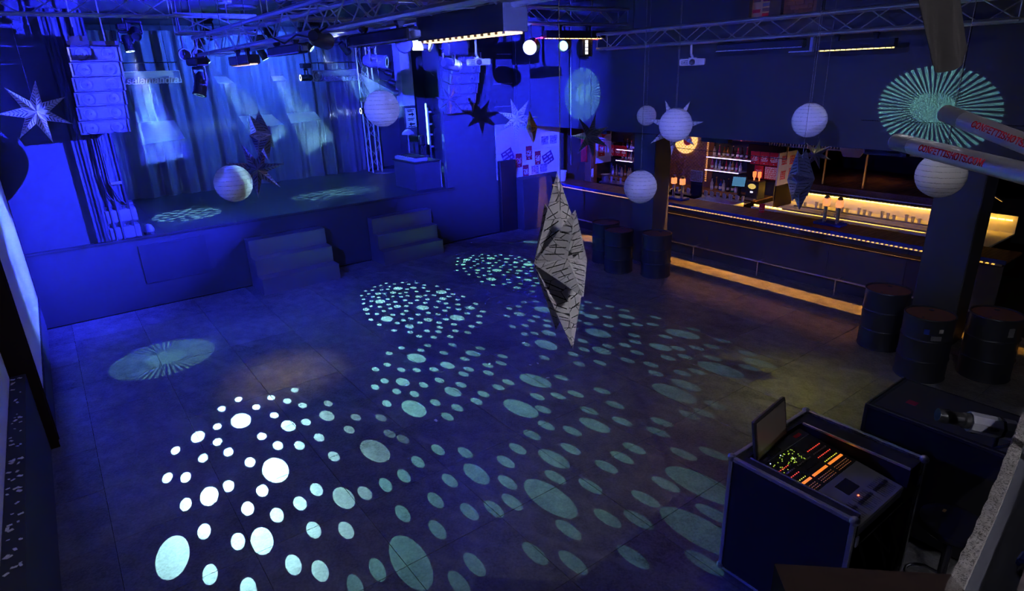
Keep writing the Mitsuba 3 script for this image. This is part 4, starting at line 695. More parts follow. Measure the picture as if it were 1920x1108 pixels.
# mesh screen with the lit round lamp
k = thing('mesh_screen', 'gold expanded-metal screen with a round lamp behind it', 'screen')
def mesh_sheet(y0, y1, z0, z1, x, a, b, r):
    out = []
    ny, nz = int((y1 - y0) / a), int((z1 - z0) / b)
    for j in range(nz + 1):
        z = z0 + b * j; pts = [(x, y0 + a * i / 2, z + (b * .42 if (i + j) % 2 else -b * .42)) for i in range(2 * ny + 1)]
        p = np.array(pts); q0, q1 = p[:-1], p[1:]
        V = np.concatenate([q0 + [0, 0, -r], q1 + [0, 0, -r], q1 + [0, 0, r], q0 + [0, 0, r], q0 + [.006, 0, 0], q1 + [.006, 0, 0]]); n_ = len(q0); i_ = np.arange(n_)
        F = np.concatenate([np.c_[i_, i_ + n_, i_ + 2 * n_], np.c_[i_, i_ + 2 * n_, i_ + 3 * n_], np.c_[i_, i_ + 4 * n_, i_ + 5 * n_], np.c_[i_, i_ + 5 * n_, i_ + n_], np.c_[i_ + 3 * n_, i_ + 2 * n_, i_ + 5 * n_], np.c_[i_ + 3 * n_, i_ + 5 * n_, i_ + 4 * n_]])
        out.append(trimesh.Trimesh(V, F, process=False))
    return cat(out)
part(k, 'sheet', mesh_sheet(9.78, 11.36, 1.22, 2.66, 13.5, .10, .045, .006), 'm_gold', kind='stuff'); part(k, 'backing', box(13.66, 13.70, 9.72, 11.40, 1.0, 2.7), 'm_brown')
part(k, 'round_lamp', tube((13.61, 10.58, 2.17), (13.65, 10.58, 2.17), .36, 40), 'm_lamp', 'round glowing lamp behind the mesh', emit=(1.5, .85, .22), weight=.4); part(k, 'red_disc', mv(tube((13.590, 10.50, 2.16), (13.605, 10.50, 2.16), .13, 24), np.eye(4)), 'm_red')
for y in (9.72, 11.40): part(k, 'light_rope', cat([box(13.40, 13.42, y - .02, y + .02, z, z + .022) for z in np.arange(1.2, 2.62, .05)]), 'm_lamp', kind='stuff', emit=(1.1, .42, .06), weight=.08)
k = thing('valance', 'gold mesh valance above the bottle shelves', 'valance'); part(k, 'sheet', mesh_sheet(7.75, 9.62, 2.30, 2.62, 13.38, .10, .045, .006), 'm_gold', kind='stuff'); part(k, 'backing', box(13.45, 13.48, 7.7, 9.65, 2.26, 2.7), 'm_brown')
solo('lamp_shade', 'glowing orange triangular lamp shade above the bottle shelves', 'lamp', extrude(Polygon([(-.16, .14), (.16, .14), (.0, -.08)]), .05).apply_transform(wall_x((13.30, 8.70, 2.36))), 'm_lamp', emit=(1.1, .14, .03), weight=.05); part('lamp_shade', 'cord', tube((13.28, 8.70, 2.48), (13.28, 8.70, 2.74), .005), 'm_black')
solo('lamp_shade', 'orange lamp shade above the bottles left of the pillar', 'lamp', extrude(Polygon([(-.14, .10), (.14, .10), (.06, -.06), (-.06, -.06)]), .05).apply_transform(wall_x((13.2, 12.2, 2.40))), 'm_lamp', emit=(.9, .12, .02), weight=.05); part('lamp_shade_001', 'cord', tube((13.18, 12.2, 2.48), (13.18, 12.2, 2.74), .005), 'm_black')
solo('hanging_sign', 'pinkish trapezoid sign hanging under the bar soffit at the right', 'sign', extrude(Polygon([(-.24, .07), (.24, .07), (.15, -.09), (-.15, -.09)]), .02).apply_transform(wall_x((12.2, 5.62, 2.36))), 'm_card')
for y in (5.45, 5.79): part('hanging_sign', 'cord', tube((12.19, y, 2.42), (12.19, y, 2.74), .004), 'm_black')
G = 'red price posters behind the bar'
for i, (y, z, t) in enumerate([(8.40, 1.90, '7€'), (8.155, 1.90, '5€'), (7.91, 1.90, "2'5€"), (8.27, 1.58, '2€')]): poster(wall_x((13.44, y, z)), .235, .30, t, ('first', 'second', 'third', 'lower')[i] + (' in the row' if i < 3 else '') + f' red poster right of the glowing shelves, reading {t}', G)
maze(wall_x((13.44, 7.95, 1.58)), .34, .30, 'red word sign beside the 2€ poster right of the glowing shelves', 'word signs behind the bar', 'm_red', 'm_card', seed=5)
solo('poster_board', 'dark board behind the red posters right of the glowing shelves', 'board', box(13.45, 13.72, 7.98, 8.6, 1.38, 2.2).union(box(13.45, 13.48, 7.7, 8.6, 1.38, 2.2)) if False else cat(box(13.45, 13.48, 7.7, 8.6, 1.38, 2.2), box(13.48, 13.72, 8.05, 8.5, 1.5, 2.1)), 'm_brown_dark')
for i, (y, t) in enumerate([(13.05, '5€'), (12.80, "2'5€"), (12.56, '2€')]): poster(wall_x((13.40, y, 1.74)), .235, .30, t, ('first', 'second', 'third')[i] + f' in the row of red posters left of the square pillar, reading {t}', 'red price posters left of the pillar')
solo('poster_board', 'dark board behind the red posters left of the square pillar', 'board', box(13.41, 13.72, 12.78, 13.0, 1.52, 1.95), 'm_brown_dark')
maze(wall_x((12.62, 9.41, 1.46)), .36, .27, 'pale word sign standing on the glass tray', 'word signs on the bar', 'm_card', 'm_brown', seed=8); solo('sign_stand', 'small dark stand holding the pale word sign', 'stand', cat(box(12.63, 12.66, 9.25, 9.57, 1.0, 1.6), box(12.60, 12.72, 9.3, 9.52, .957, 1.0)), 'm_black')
kq = partition(7.5, 12.95, 13.66, 1.40, 2.12, 'pale partition board with red print beside the machine', 'm_card'); part(kq, 'foot_board', box(12.95, 13.66, 7.50, 7.53, .90, 1.40), 'm_brown_dark')
for i, (x, z) in enumerate([(13.15, 1.95), (13.48, 1.93), (13.15, 1.62), (13.48, 1.66)]): maze(wall_y((x, 7.497, z)), .22, .22, ('upper left', 'upper right', 'lower left', 'lower right')[i] + ' red print on the pale partition board', 'red prints on the pale partition', 'm_card', 'm_red', 'red_print', 20 + i, 4)
def till(label, x, y, z, c):
    k = thing('till_screen', label, 'monitor', 'till monitors'); M = aim((x, y, z), d=(-.85, -.25, .3)); part(k, 'case', mv(bevel(-.17, .17, -.13, .13, -.04, 0, .01), M), 'm_black'); part(k, 'display', mv(box(-.15, .15, -.11, .11, .0, .002), M), 'm_lamp', emit=c, weight=.02); part(k, 'foot', cat(tube((x + .03, y, z), (x + .08, y, 1.0), .03), bevel(x - .02, x + .2, y - .1, y + .1, 1.0, 1.03, .008)), 'm_black')
till('blue till monitor beside the square pillar', 13.15, 11.1, 1.50, (.02, .05, .34)); till('teal till monitor under the lower glowing shelf', 13.1, 8.55, 1.36, (.02, .16, .26))
k = thing('shot_machine', 'black drinks machine with a glowing gold emblem', 'drinks machine'); part(k, 'body', bevel(13.05, 13.35, 8.0, 8.32, 1.0, 1.42, .015), 'm_black'); el = Point(0, 0).buffer(1, quad_segs=16); e2 = extrude(el, .006); e2.apply_scale([.10, .062, 1]); part(k, 'emblem', mv(e2, wall_x((13.045, 8.16, 1.30))), 'm_lamp', emit=(.65, .45, .06), weight=.02); part(k, 'dial', mv(box(-.035, .035, -.018, .018, 0, .006), wall_x((13.045, 8.16, 1.17))), 'm_lamp', emit=(1.2, 1.2, 1.6), weight=.01); part(k, 'drip_tray', bevel(12.93, 13.06, 8.03, 8.29, 1.0, 1.03, .006), 'm_steel')
for i, y in enumerate((8.22, 8.09)): solo('glowing_bottle', ('left', 'right')[i] + ' glowing orange bottle upturned on the drinks machine', 'bottle', mv(lathe([(0, .0), (.016, 0), (.018, .05), (.042, .09), (.042, .20), (0, .205)], 14), trimesh.transformations.translation_matrix((13.2, y, 1.42))), 'm_lamp', 'glowing bottles on the drinks machine', smooth=35, emit=(1.3, .30, .05), weight=.03)
for i, (y, lab) in enumerate([(9.02, 'left pair'), (5.47, 'right pair')]):
    k = thing('beer_tap', f'{lab} of tall beer taps with glowing orange heads on the bar counter', 'beer tap', 'beer tap sets'); part(k, 'base', bevel(11.30, 11.56, y - .26, y + .26, 1.12, 1.17, .012), 'm_blue')
    for s in (-.12, .12):
        c = part(k, 'column', tube((11.44, y + s, 1.17), (11.44, y + s, 1.46), .032, 16), 'm_chrome', smooth=40); add(c + '__head', bevel(11.385, 11.495, y + s - .05, y + s + .05, 1.46, 1.60, .012), 'm_lamp', emit=(1.5, .36, .09), weight=.06); add(c + '__cap', lathe([(0, 1.60), (.045, 1.60), (.05, 1.625), (.03, 1.65), (0, 1.655)], 16).apply_translation((11.44, y + s, 0)), 'm_chrome', smooth=35); add(c + '__spout', cat(tube((11.41, y + s, 1.36), (11.31, y + s, 1.34), .012), tube((11.31, y + s, 1.34), (11.31, y + s, 1.29), .010)), 'm_chrome')
k = thing('red_cup', 'red striped cup on the bar counter', 'cup'); part(k, 'body', mv(lathe([(0, 0), (.05, 0), (.06, .17), (.055, .17), (.045, .01), (0, .01)], 20), trimesh.transformations.translation_matrix((11.50, 6.92, 1.121))), 'm_red', smooth=35); part(k, 'stripe', mv(cat([ring(.0535 + .0008 * i, .003, 20, 5).apply_translation((0, 0, .05 + .045 * i)) for i in range(3)]), trimesh.transformations.translation_matrix((11.50, 6.92, 1.121))), 'm_card')
# lit work counter at the right, open at the back to a brown room
k = thing('lit_counter', 'steel work counter flooded with yellow light behind the right taps', 'work counter'); part(k, 'top', bevel(12.75, 13.9, 4.3, 7.95, .86, .90, .006), 'm_card'); part(k, 'rail', cat([tube((12.86 + .5 * i, 4.3, .93), (12.86 + .5 * i, 7.25, .93), .02, 8) for i in range(2)]), 'm_steel'); part(k, 'base', box(12.78, 13.88, 4.3, 7.95, 0, .86), 'm_brown_dark')
part(k, 'backsplash', box(13.90, 13.93, 4.3, 7.95, .86, 1.22), 'm_card'); part(k, 'light_strip', cat([box(13.80, 13.82, y, y + .10, 1.14, 1.165) for y in np.arange(4.4, 7.9, .12)]), 'm_lamp', kind='stuff', emit=(15, 7.2, .7), weight=.8); part(k, 'front_light_strip', cat([box(12.90, 12.92, y, y + .09, .905, .93) for y in np.arange(4.4, 7.9, .12)]), 'm_lamp', kind='stuff', emit=(15, 7.2, .7), weight=.5); part(k, 'strip_hood', box(13.76, 13.93, 4.3, 7.95, 1.175, 1.20), 'm_black')
k = thing('corner_counter', 'lit end of the work counter turning the corner beside the right pillar', 'work counter'); part(k, 'top', bevel(12.1, 13.9, 3.3, 4.28, .86, .90, .006), 'm_card'); part(k, 'base', box(12.12, 13.88, 3.32, 4.26, 0, .86), 'm_brown_dark'); part(k, 'backsplash', box(13.90, 13.93, 3.3, 4.28, .86, 1.22), 'm_card'); part(k, 'light_strip', cat([box(13.80, 13.82, y, y + .10, 1.14, 1.165) for y in np.arange(3.35, 4.2, .12)]), 'm_lamp', kind='stuff', emit=(15, 7.2, .7), weight=.4)
for i, (y0, y1) in enumerate([(5.9, 6.9), (4.5, 5.5)]):
    k = thing('drip_tray', ('left', 'right')[i] + ' low steel tray behind the right taps', 'tray'); part(k, 'tray', bevel(11.75, 12.05, y0, y1, 1.0, 1.06, .008), 'm_steel'); part(k, 'stand', box(11.78, 12.02, y0 + .05, y1 - .05, 0, 1.0), 'm_brown_dark')
for i in range(16): solo('rinsed_glass', 'small glass upside down on the lit work counter', 'glass', gl, None, 'glasses on the lit work counter', to_world=T().translate([13.4 + .1 * (i % 3), 4.7 + .155 * i, .901]))
k = thing('back_rail', 'brass railing at the edge of the raised back room', 'railing'); part(k, 'top_rail', tube((14.3, 5.0, 2.10), (14.3, 8.3, 2.10), .02), 'm_steel')
for y in (6.25, 7.15, 8.1): part(k, 'post', tube((14.3, y, 1.32), (14.3, y, 2.10), .025), 'm_gold')
part(k, 'slope_rail', tube((14.3, 5.0, 2.10), (13.95, 3.6, 1.45), .018), 'm_steel')
solo('raised_platform', 'raised brown platform of the back room behind the bar', 'platform', cat(box(14.2, 16.98, 4.6, 9.0, 0, 1.3)), 'm_wood')
solo('black_backdrop', 'black drape at the right of the back room', 'drape', curtain(14.5, 16.9, 4.42, 0, 2.7, .04, 5, 4), 'm_drape', smooth=True)
solo('fringe', 'dark glittering fringe hanging along the bar soffit at the right', 'fringe', cat([box(12.3 + .02 * (i % 3), 12.305 + .02 * (i % 3), 3.6 + .02 * i, 3.612 + .02 * i, 2.34 + .06 * noise_ , 2.72) for i, noise_ in enumerate(rng.uniform(0, 1, 190))]), 'm_gold', kind='stuff')
solo('soffit_wire', 'thin dark wire strung under the bar soffit', 'wire', pipe([(11.3, 12.6, 2.74), (11.3, 12.6, 2.36), (11.3, 10.2, 2.30), (11.3, 8.0, 2.28), (11.3, 6.4, 2.26), (11.3, 6.4, 2.74)], .006, 6), 'm_rubber')
spot('light_bar_left', (12.4, 12.0, 2.68), (12.8, 12.1, 1.0), (1.0, .45, .22), 1.3, 70, 30, .5)
spot('light_bar_middle', (12.6, 9.3, 2.68), (12.8, 9.2, 1.0), (1.0, .55, .25), 1.9, 70, 30, .6)
spot('light_bar_back_room', (15.6, 6.4, 2.65), (15.4, 6.6, 1.3), (1.0, .42, .08), .5, 40, 20, .3)
for i, (x, y, lab) in enumerate([(12.4, 12.0, 'left'), (12.6, 9.3, 'middle'), (15.6, 6.4, 'back room')]): solo('downlight', f'small recessed downlight in the {lab} bar ceiling', 'downlight', tube((x, y, 2.70), (x, y, 2.72), .05, 16), 'm_black', 'downlights over the bar')
# opening high in the wall with bricks and a paper board
k = thing('high_niche', 'lit niche with a brick wall high above the bar', 'niche'); [part(k, 'frame', box(9.80, 9.9, a_, b_, 4.70, 5.35), 'm_black_wall') for a_, b_ in ((5.28, 5.36), (6.5, 6.8), (5.94, 6.14))]; part(k, 'mortar', box(9.885, 9.9, 5.36, 5.94, 4.70, 5.35), 'm_brown')
for r_ in range(9):
    for c in range(4):
        y0 = 5.46 + c * .145 - (.07 if r_ % 2 else 0); y1 = min(y0 + .136, 5.92); y0 = max(y0, 5.46)
        if y1 - y0 > .03: part(k, 'brick', bevel(9.872, 9.89, y0, y1, 4.705 + r_ * .062, 4.76 + r_ * .062, .004), 'm_barrel_top')
k = thing('notice_board', 'orange lit notice board high on the wall beside the brick niche', 'notice board'); part(k, 'board', box(9.885, 9.9, 6.14, 6.5, 4.70, 5.35), 'm_gold')
for i in range(12): part(k, 'note', mv(bevel(-.07, .07, -.026, .026, 0, .004, .001), wall_x((9.885, 6.24 + (.18 if i > 7 else 0), (4.735 + .075 * i) if i < 8 else 4.80 + .16 * (i - 8)))), ('m_red', 'm_brown', 'm_grey', 'm_dark_red')[i % 4])
spot('light_niche', (9.3, 5.95, 5.30), (9.9, 5.95, 4.90), (1.0, .55, .18), .16, 60, 30, .1)

# ------------------------------------------------------------------ oil drums
def drum(label, x, y, g):
    k = thing('oil_drum', label, 'oil drum', g); R = .29; H = .88
    pr = [(0, 0), (R, 0), (R + .008, .012), (R, .03)]
    for z in (.29, .58): pr += [(R, z - .02), (R + .012, z), (R, z + .02)]
    pr += [(R, H - .03), (R + .008, H - .01), (R + .004, H), (R - .012, H), (R - .014, H - .018)]
    M = trimesh.transformations.translation_matrix((x, y, 0)); part(k, 'body', mv(lathe(pr, 40), M), 'm_barrel', smooth=35); part(k, 'lid', mv(lathe([(0, H - .02), (R - .013, H - .02), (R - .013, H - .028), (0, H - .028)], 40), M), 'm_barrel_top'); part(k, 'bung', mv(cat(tube((.16, .05, H - .02), (.16, .05, H - .008), .03, 12), tube((-.17, .02, H - .02), (-.17, .02, H - .012), .014, 10)), M), 'm_gunmetal')
    return k
drum('oil drum behind the left pillar, furthest from the camera', 9.42, 9.30, 'oil drums at the left pillar'); drum('oil drum left of the left pillar', 9.12, 8.62, 'oil drums at the left pillar'); drum('oil drum right of the left pillar', 9.45, 7.90, 'oil drums at the left pillar')
drum('leftmost oil drum at the right pillar', 9.30, 3.48, 'oil drums at the right pillar'); k = drum('middle oil drum at the right pillar, nearest the camera, with white stickers', 8.72, 2.72, 'oil drums at the right pillar'); k3 = drum('rightmost oil drum at the right pillar, with one sticker', 9.33, 2.18, 'oil drums at the right pillar')
def sticker(k, x, y, a, z, w, h, b):
    n_ = 5; t = np.linspace(-w / 2, w / 2, n_) / .29; V = [(x + (.2925 + o) * math.cos(a + q), y + (.2925 + o) * math.sin(a + q), zz) for o in (0, .0015) for zz in (z - h / 2, z + h / 2) for q in t]
    part(k, 'sticker', trimesh.convex.convex_hull(np.array(V)), b)
sticker(k, 8.72, 2.72, D(197), .72, .06, .07, 'm_blue'); sticker(k, 8.72, 2.72, D(228), .74, .05, .05, 'm_card'); sticker(k, 8.72, 2.72, D(220), .64, .12, .06, 'm_grey'); sticker(k3, 9.33, 2.18, D(232), .72, .07, .12, 'm_grey')

# ------------------------------------------------------------------ mixing desk in its flight case
X0, X1, Y0, Y1, CH = 3.74, 4.86, 1.34, 2.30, 1.12
k = thing('flight_case', 'black flight case with aluminium edges holding the mixing desk', 'flight case')
part(k, 'left_panel', box(X0 + .006, X0 + .03, Y0, Y1, .03, CH), 'm_black'); part(k, 'far_panel', box(X0, X1, Y1 - .03, Y1, .03, CH), 'm_black'); part(k, 'right_panel', box(X1 - .03, X1, Y0, Y1, .03, CH), 'm_black'); part(k, 'shelf', box(X0 + .03, X1 - .03, Y0 + .03, Y1 - .03, .78, .80), 'm_black'); part(k, 'bottom', box(X0, X1, Y0, Y1, .03, .06), 'm_black'); [part(k, 'foam', q, 'm_rubber') for q in (box(X0 + .03, X0 + .12, Y0 + .02, Y1 - .03, .80, CH - .02), box(X1 - .22, X1 - .03, Y0 + .02, Y1 - .03, .80, CH - .02), box(X0 + .12, X1 - .22, Y1 - .08, Y1 - .03, .80, CH - .02))]
def edge(a, b): return tube(a, b, .014, 8)
[part(k, 'edge_rail', q, 'm_alu') for q in [bevel(X0 - .004, X0 + .032, Y0, Y1, CH - .03, CH + .004, .005), bevel(X1 - .03, X1 + .004, Y0, Y1, CH - .03, CH + .004, .005), bevel(X0, X1, Y1 - .03, Y1 + .004, CH - .03, CH + .004, .005), bevel(X0 - .004, X0 + .034, Y1 - .03, Y1 + .004, .03, CH, .005), bevel(X0 - .004, X0 + .034, Y0 - .004, Y0 + .03, .03, CH, .005), bevel(X1 - .03, X1 + .004, Y0 - .004, Y0 + .03, .03, CH, .005), bevel(X0 - .004, X0 + .034, Y0, Y1, .03, .06, .005), bevel(X0 + .12, X0 + .13, Y0 + .02, Y1 - .1, CH - .03, CH - .01, .003), bevel(X1 - .235, X1 - .22, Y0 + .02, Y1 - .1, CH - .02, CH, .003)]]
for x in (X0 + .015, X1 - .015):
    for y in (Y0 + .01, Y1 - .01): part(k, 'corner_cap', trimesh.creation.icosphere(2, .034).apply_translation((x, y, CH - .01)), 'm_steel', smooth=True)
part(k, 'corner_cap', trimesh.creation.icosphere(2, .034).apply_translation((X0 + .015, Y1 - .01, .05)), 'm_steel', smooth=True)
for x in (X0 + .2, X1 - .2):
    for y in (Y0 + .1, Y1 - .1): part(k, 'castor', tube((x, y - .02, .03), (x, y + .02, .03), .03, 14), 'm_rubber')
[part(k, 'latch', q, 'm_chrome') for q in (bevel(X1 - .09, X1 - .05, Y0 - .012, Y0, .92, 1.0, .004), bevel(X0 + .05, X0 + .09, Y0 - .012, Y0, .88, .96, .004))]
k = thing('case_cables', 'tangle of dark cables hanging out of the open front of the flight case', 'cable')
for pts in ([(4.0, 1.38, .76), (4.05, 1.29, .45), (4.15, 1.30, .2), (4.2, 1.25, .012)], [(4.3, 1.38, .76), (4.30, 1.28, .4), (4.3, 1.24, .012), (4.45, 1.2, .012)], [(4.45, 1.38, .76), (4.48, 1.29, .5), (4.46, 1.30, .2), (4.5, 1.26, .012)], [(4.2, 1.38, .76), (4.34, 1.30, .55), (4.5, 1.38, .76)]): part(k, 'cable', pipe(pts, .011), 'm_rubber')
# desk: local x along the room's +x (channels), local y from the operator (low Y) to the back, sloping up
dk = thing('mixing_desk', 'grey digital mixing desk with rows of glowing buttons', 'mixing desk'); DX0, DX1 = X0 + .125, X1 - .24; W = DX1 - DX0; DL = .86; sl = math.atan2(.10, .80)
M = frame((DX0, Y0 + .03, .955), (1, 0, 0), (0, math.cos(sl), math.sin(sl)), (0, -math.sin(sl), math.cos(sl)))
def dp(name, x0, x1, y0, y1, z0, z1, b, **kw): return part(dk, name, mv(box(x0, x1, y0, y1, z0, z1), M), b, **kw)
part(dk, 'body', mv(bevel(0, W, 0, DL, -.10, 0, .01), M), 'm_grey'); dp('control_panel', .01, W - .01, .36, DL - .10, 0, .002, 'm_black'); dp('rear_panel', .01, W - .01, DL - .095, DL - .01, 0, .004, 'm_gunmetal'); dp('touch_pad', W * .40, W * .62, .20, .31, 0, .002, 'm_slit')
for s in range(3):
    x0 = .03 + s * (W - .05) / 3; w = (W - .08) / 3 - .01
    dp('label_display', x0 + .01, x0 + w, .455, .476, .002, .005, 'm_lamp', emit=(1.1, .22, .02), weight=.12)
    n_ = 8; cols = {'yellow': [], 'red': [], 'dim': []}
    for i in range(n_):
        xx = x0 + .012 + i * (w - .015) / n_
        if s != 1: cols['yellow'].append(box(xx, xx + .008, .495, .503, .002, .005))
        if s != 1: cols['red'].append(box(xx, xx + .008, .55, .558, .002, .005))
        if s == 0 or s == 2: cols['red'].append(box(xx, xx + .008, .64, .648, .002, .005))
        for yy in (.42, .40, .38): cols['dim'].append(box(xx, xx + .012, yy, yy + .006, .002, .004))
        dp('button', xx, xx + .014, .52, .532, .002, .006, 'm_slit'); dp('knob_cap', xx + .002, xx + .012, .59, .60, .002, .012, 'm_grey')
        dp('fader_slot', xx + .004, xx + .008, .03, .17, 0, .001, 'm_slit'); dp('fader_cap', xx - .001, xx + .012, .10, .125, .001, .012, 'm_gunmetal')
    if cols['yellow']: part(dk, 'yellow_button', mv(cat(cols['yellow']), M), 'm_lamp', kind='stuff', emit=(.8, .75, .05), weight=.01)
    if cols['red']: part(dk, 'red_button', mv(cat(cols['red']), M), 'm_lamp', kind='stuff', emit=(1.5, .08, .04), weight=.01)
    part(dk, 'dim_button', mv(cat(cols['dim']), M), 'm_lamp', kind='stuff', emit=(.16, .045, .008), weight=.01)
r2 = np.random.default_rng(4); gr = [box(x, x + .007, y, y + .007, .002, .005) for x, y in np.c_[r2.uniform(.28, .56, 34) * W, r2.uniform(.60, .74, 34)]] + [box(x, x + .007, y, y + .007, .002, .005) for x, y in np.c_[r2.uniform(.04, .26, 12) * W, r2.uniform(.60, .76, 12)]]
part(dk, 'green_button', mv(cat(gr), M), 'm_lamp', kind='stuff', emit=(.42, .62, .04), weight=.01); part(dk, 'white_button', mv(cat([box(x, x + .008, y, y + .008, .002, .005) for x, y in ((.06, .70), (.12, .73), (.28, .74), (.33, .66))]), M), 'm_lamp', emit=(1.0, 1.2, 1.8), weight=.01); dp('master_light', W * .47, W * .485, .155, .165, .001, .006, 'm_lamp', emit=(4, .5, .1), weight=.01); dp('red_tag', W * .78, W * .9, DL - .07, DL - .04, .004, .006, 'm_red')
k = thing('desk_monitor', 'flat monitor standing on the back of the mixing desk', 'monitor'); Mm = aim((DX0 + .27, Y1 - .10, 1.26), d=(.12, -.98, .16)); part(k, 'case', mv(bevel(-.27, .27, -.17, .17, -.035, 0, .01), Mm), 'm_gunmetal'); part(k, 'display', mv(box(-.245, .245, -.145, .145, 0, .002), Mm), 'm_screen_grey'); part(k, 'foot', cat(box(DX0 + .2, DX0 + .34, Y1 - .16, Y1 - .02, 1.045, 1.07), box(DX0 + .25, DX0 + .29, Y1 - .085, Y1 - .07, 1.05, 1.2)), 'm_black')
mat('m_screen_grey', (.22, .20, .17), .3)
# big dark case and stool behind
k = thing('road_case', 'large black road case standing behind the mixing desk', 'road case'); part(k, 'body', bevel(5.28, 6.05, .75, 1.99, .06, 1.15, .02), 'm_black'); [part(k, 'rim', q, 'm_gunmetal') for q in (bevel(5.275, 5.295, .75, 1.99, 1.125, 1.155, .004), bevel(5.28, 6.05, 1.975, 1.995, 1.125, 1.155, .004), bevel(5.275, 5.295, 1.965, 1.995, .06, 1.15, .004))]; part(k, 'lid_hollow', box(5.33, 6.0, .8, 1.94, 1.150, 1.152), 'm_drape'); part(k, 'red_sticker', box(5.55, 5.63, 1.70, 1.78, 1.152, 1.154), 'm_dark_red')
for x in (5.4, 5.93):
    for y in (.87, 1.87): part(k, 'castor', tube((x, y - .02, .04), (x, y + .02, .04), .04, 12), 'm_rubber')
k = thing('bar_stool', 'black bar stool with a looped foot ring beside the balcony', 'stool'); sx, sy = 4.74, 1.05
part(k, 'seat', mv(lathe([(0, .70), (.20, .70), (.225, .73), (.22, .77), (.16, .79), (0, .785)], 32), trimesh.transformations.translation_matrix((sx, sy, 0))), 'm_black_gloss', smooth=40); part(k, 'column', tube((sx, sy, .02), (sx, sy, .70), .03, 14), 'm_gunmetal'); part(k, 'foot', mv(lathe([(0, 0), (.21, 0), (.21, .012), (.04, .04), (0, .04)], 32), trimesh.transformations.translation_matrix((sx, sy, 0))), 'm_gunmetal', smooth=40)
part(k, 'foot_ring', pipe([(sx - .02, sy + .02, .30)] + [(sx - .14 + .13 * math.cos(a), sy + .06 + .13 * math.sin(a), .30) for a in np.linspace(.4, 5.4, 14)] + [(sx, sy, .30)], .011), 'm_chrome'); part(k, 'seat_badge', box(sx + .04, sy if False else sx + .08, sy + .08, sy + .10, .785, .79), 'm_gold')

# ------------------------------------------------------------------ balcony edge near the camera
def prism(pts, z0, z1): 
    m = extrude(Polygon(pts), z1 - z0); m.apply_translation((0, 0, z0)); return m
ed = np.array([[.90, .205], [1.23, .262], [1.60, .306], [1.87, .342], [2.14, .384], [3.4, .56]])
r3 = np.random.default_rng(11)
top = []; 
for a, b in zip(ed[:-1], ed[1:]):
    for t in np.linspace(0, 1, 14)[:-1]: top.append(a + (b - a) * t + r3.normal(0, .0016, 2))
top.append(ed[-1]); top = np.array(top); inner = ed + np.array([.003, -.026])
k = thing('parapet', 'balcony parapet with a rough concrete edge at the lower right', 'parapet', kind='structure')
part(k, 'edge', prism(np.vstack([top, inner[::-1]]), 2.94, 3.0), 'm_concrete'); gut = inner + np.array([.005, -.075]); part(k, 'gutter', prism(np.vstack([inner, gut[::-1]]), 2.90, 2.97), 'm_gutter'); mat('m_gutter', (.10, .105, .13), .8, spec=.1)
low = gut + np.array([.02, -.6]); part(k, 'slab', prism(np.vstack([gut, low[::-1]]), 2.90, 3.04), 'm_brown_dark2'); mat('m_brown_dark2', (.085, .07, .07), .9, spec=.1)
part(k, 'rim_flake', prism([gut[3] + [0, .006], gut[2] + [.12, .008], gut[2] + [.12, -.002], gut[3] + [0, -.003]], 3.0, 3.043), 'm_concrete')
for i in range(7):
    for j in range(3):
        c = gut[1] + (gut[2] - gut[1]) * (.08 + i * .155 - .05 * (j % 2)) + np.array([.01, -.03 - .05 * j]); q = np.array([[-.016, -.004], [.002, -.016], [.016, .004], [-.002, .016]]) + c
        part(k, 'light_patch', prism(q, 3.038, 3.043), 'm_light_patch')  # diamond patches of light put in as coloured pieces
mat('m_light_patch', (.17, .095, .07), .9, spec=.1)
solo('stone_cap', 'pale weathered stone cap at the very corner of the balcony', 'stone', prism([(1.30, .05), (1.62, .075), (1.64, .0), (1.30, -.05)], 3.04, 3.09), 'm_concrete')
solo('dark_board', 'dark brown board across the bottom of the view below the flight case', 'board', prism([(1.04, .51), (1.29, .27), (1.17, .12), (.90, .36)], 2.80, 3.0), 'm_brown_dark')
k = thing('blue_clip', 'small blue and black clip in the balcony gutter', 'clip'); part(k, 'top', bevel(1.46, 1.50, .185, .205, 2.97, 2.99, .004), 'm_blue'); part(k, 'base', bevel(1.43, 1.47, .175, .195, 2.97, 2.985, .004), 'm_black')
# video camera on the balcony
P = np.array([2.14, .505, 2.915]); ax = norm(np.array([.62, -.76, -.16])); Mv = aim(P, d=ax); k = thing('video_camera', 'silver box video camera clamped to the balcony parapet', 'camera')
oc = Polygon([(math.cos(a) * .034 * 1.0, math.sin(a) * .032) for a in np.arange(8) * math.pi / 4 + math.pi / 8]); b = extrude(oc, .13); part(k, 'body', mv(b, Mv), 'm_silver'); mat('m_silver', (.36, .37, .42), .35, .4)
part(k, 'lens', mv(lathe([(0, -.09), (.021, -.09), (.024, -.06), (.021, -.055), (.021, -.02), (.025, -.015), (.025, 0), (0, 0)], 20), Mv), 'm_black', smooth=35); part(k, 'focus_screw', cat(*[tube(P + Mv[:3, :3] @ np.array([.018, -.01, z]), P + Mv[:3, :3] @ np.array([.026, -.022, z]), .003, 8) for z in (-.07, -.04)]), 'm_chrome'); part(k, 'band', mv(extrude(oc.buffer(.0015), .008).apply_translation((0, 0, .085)), Mv), 'm_black')
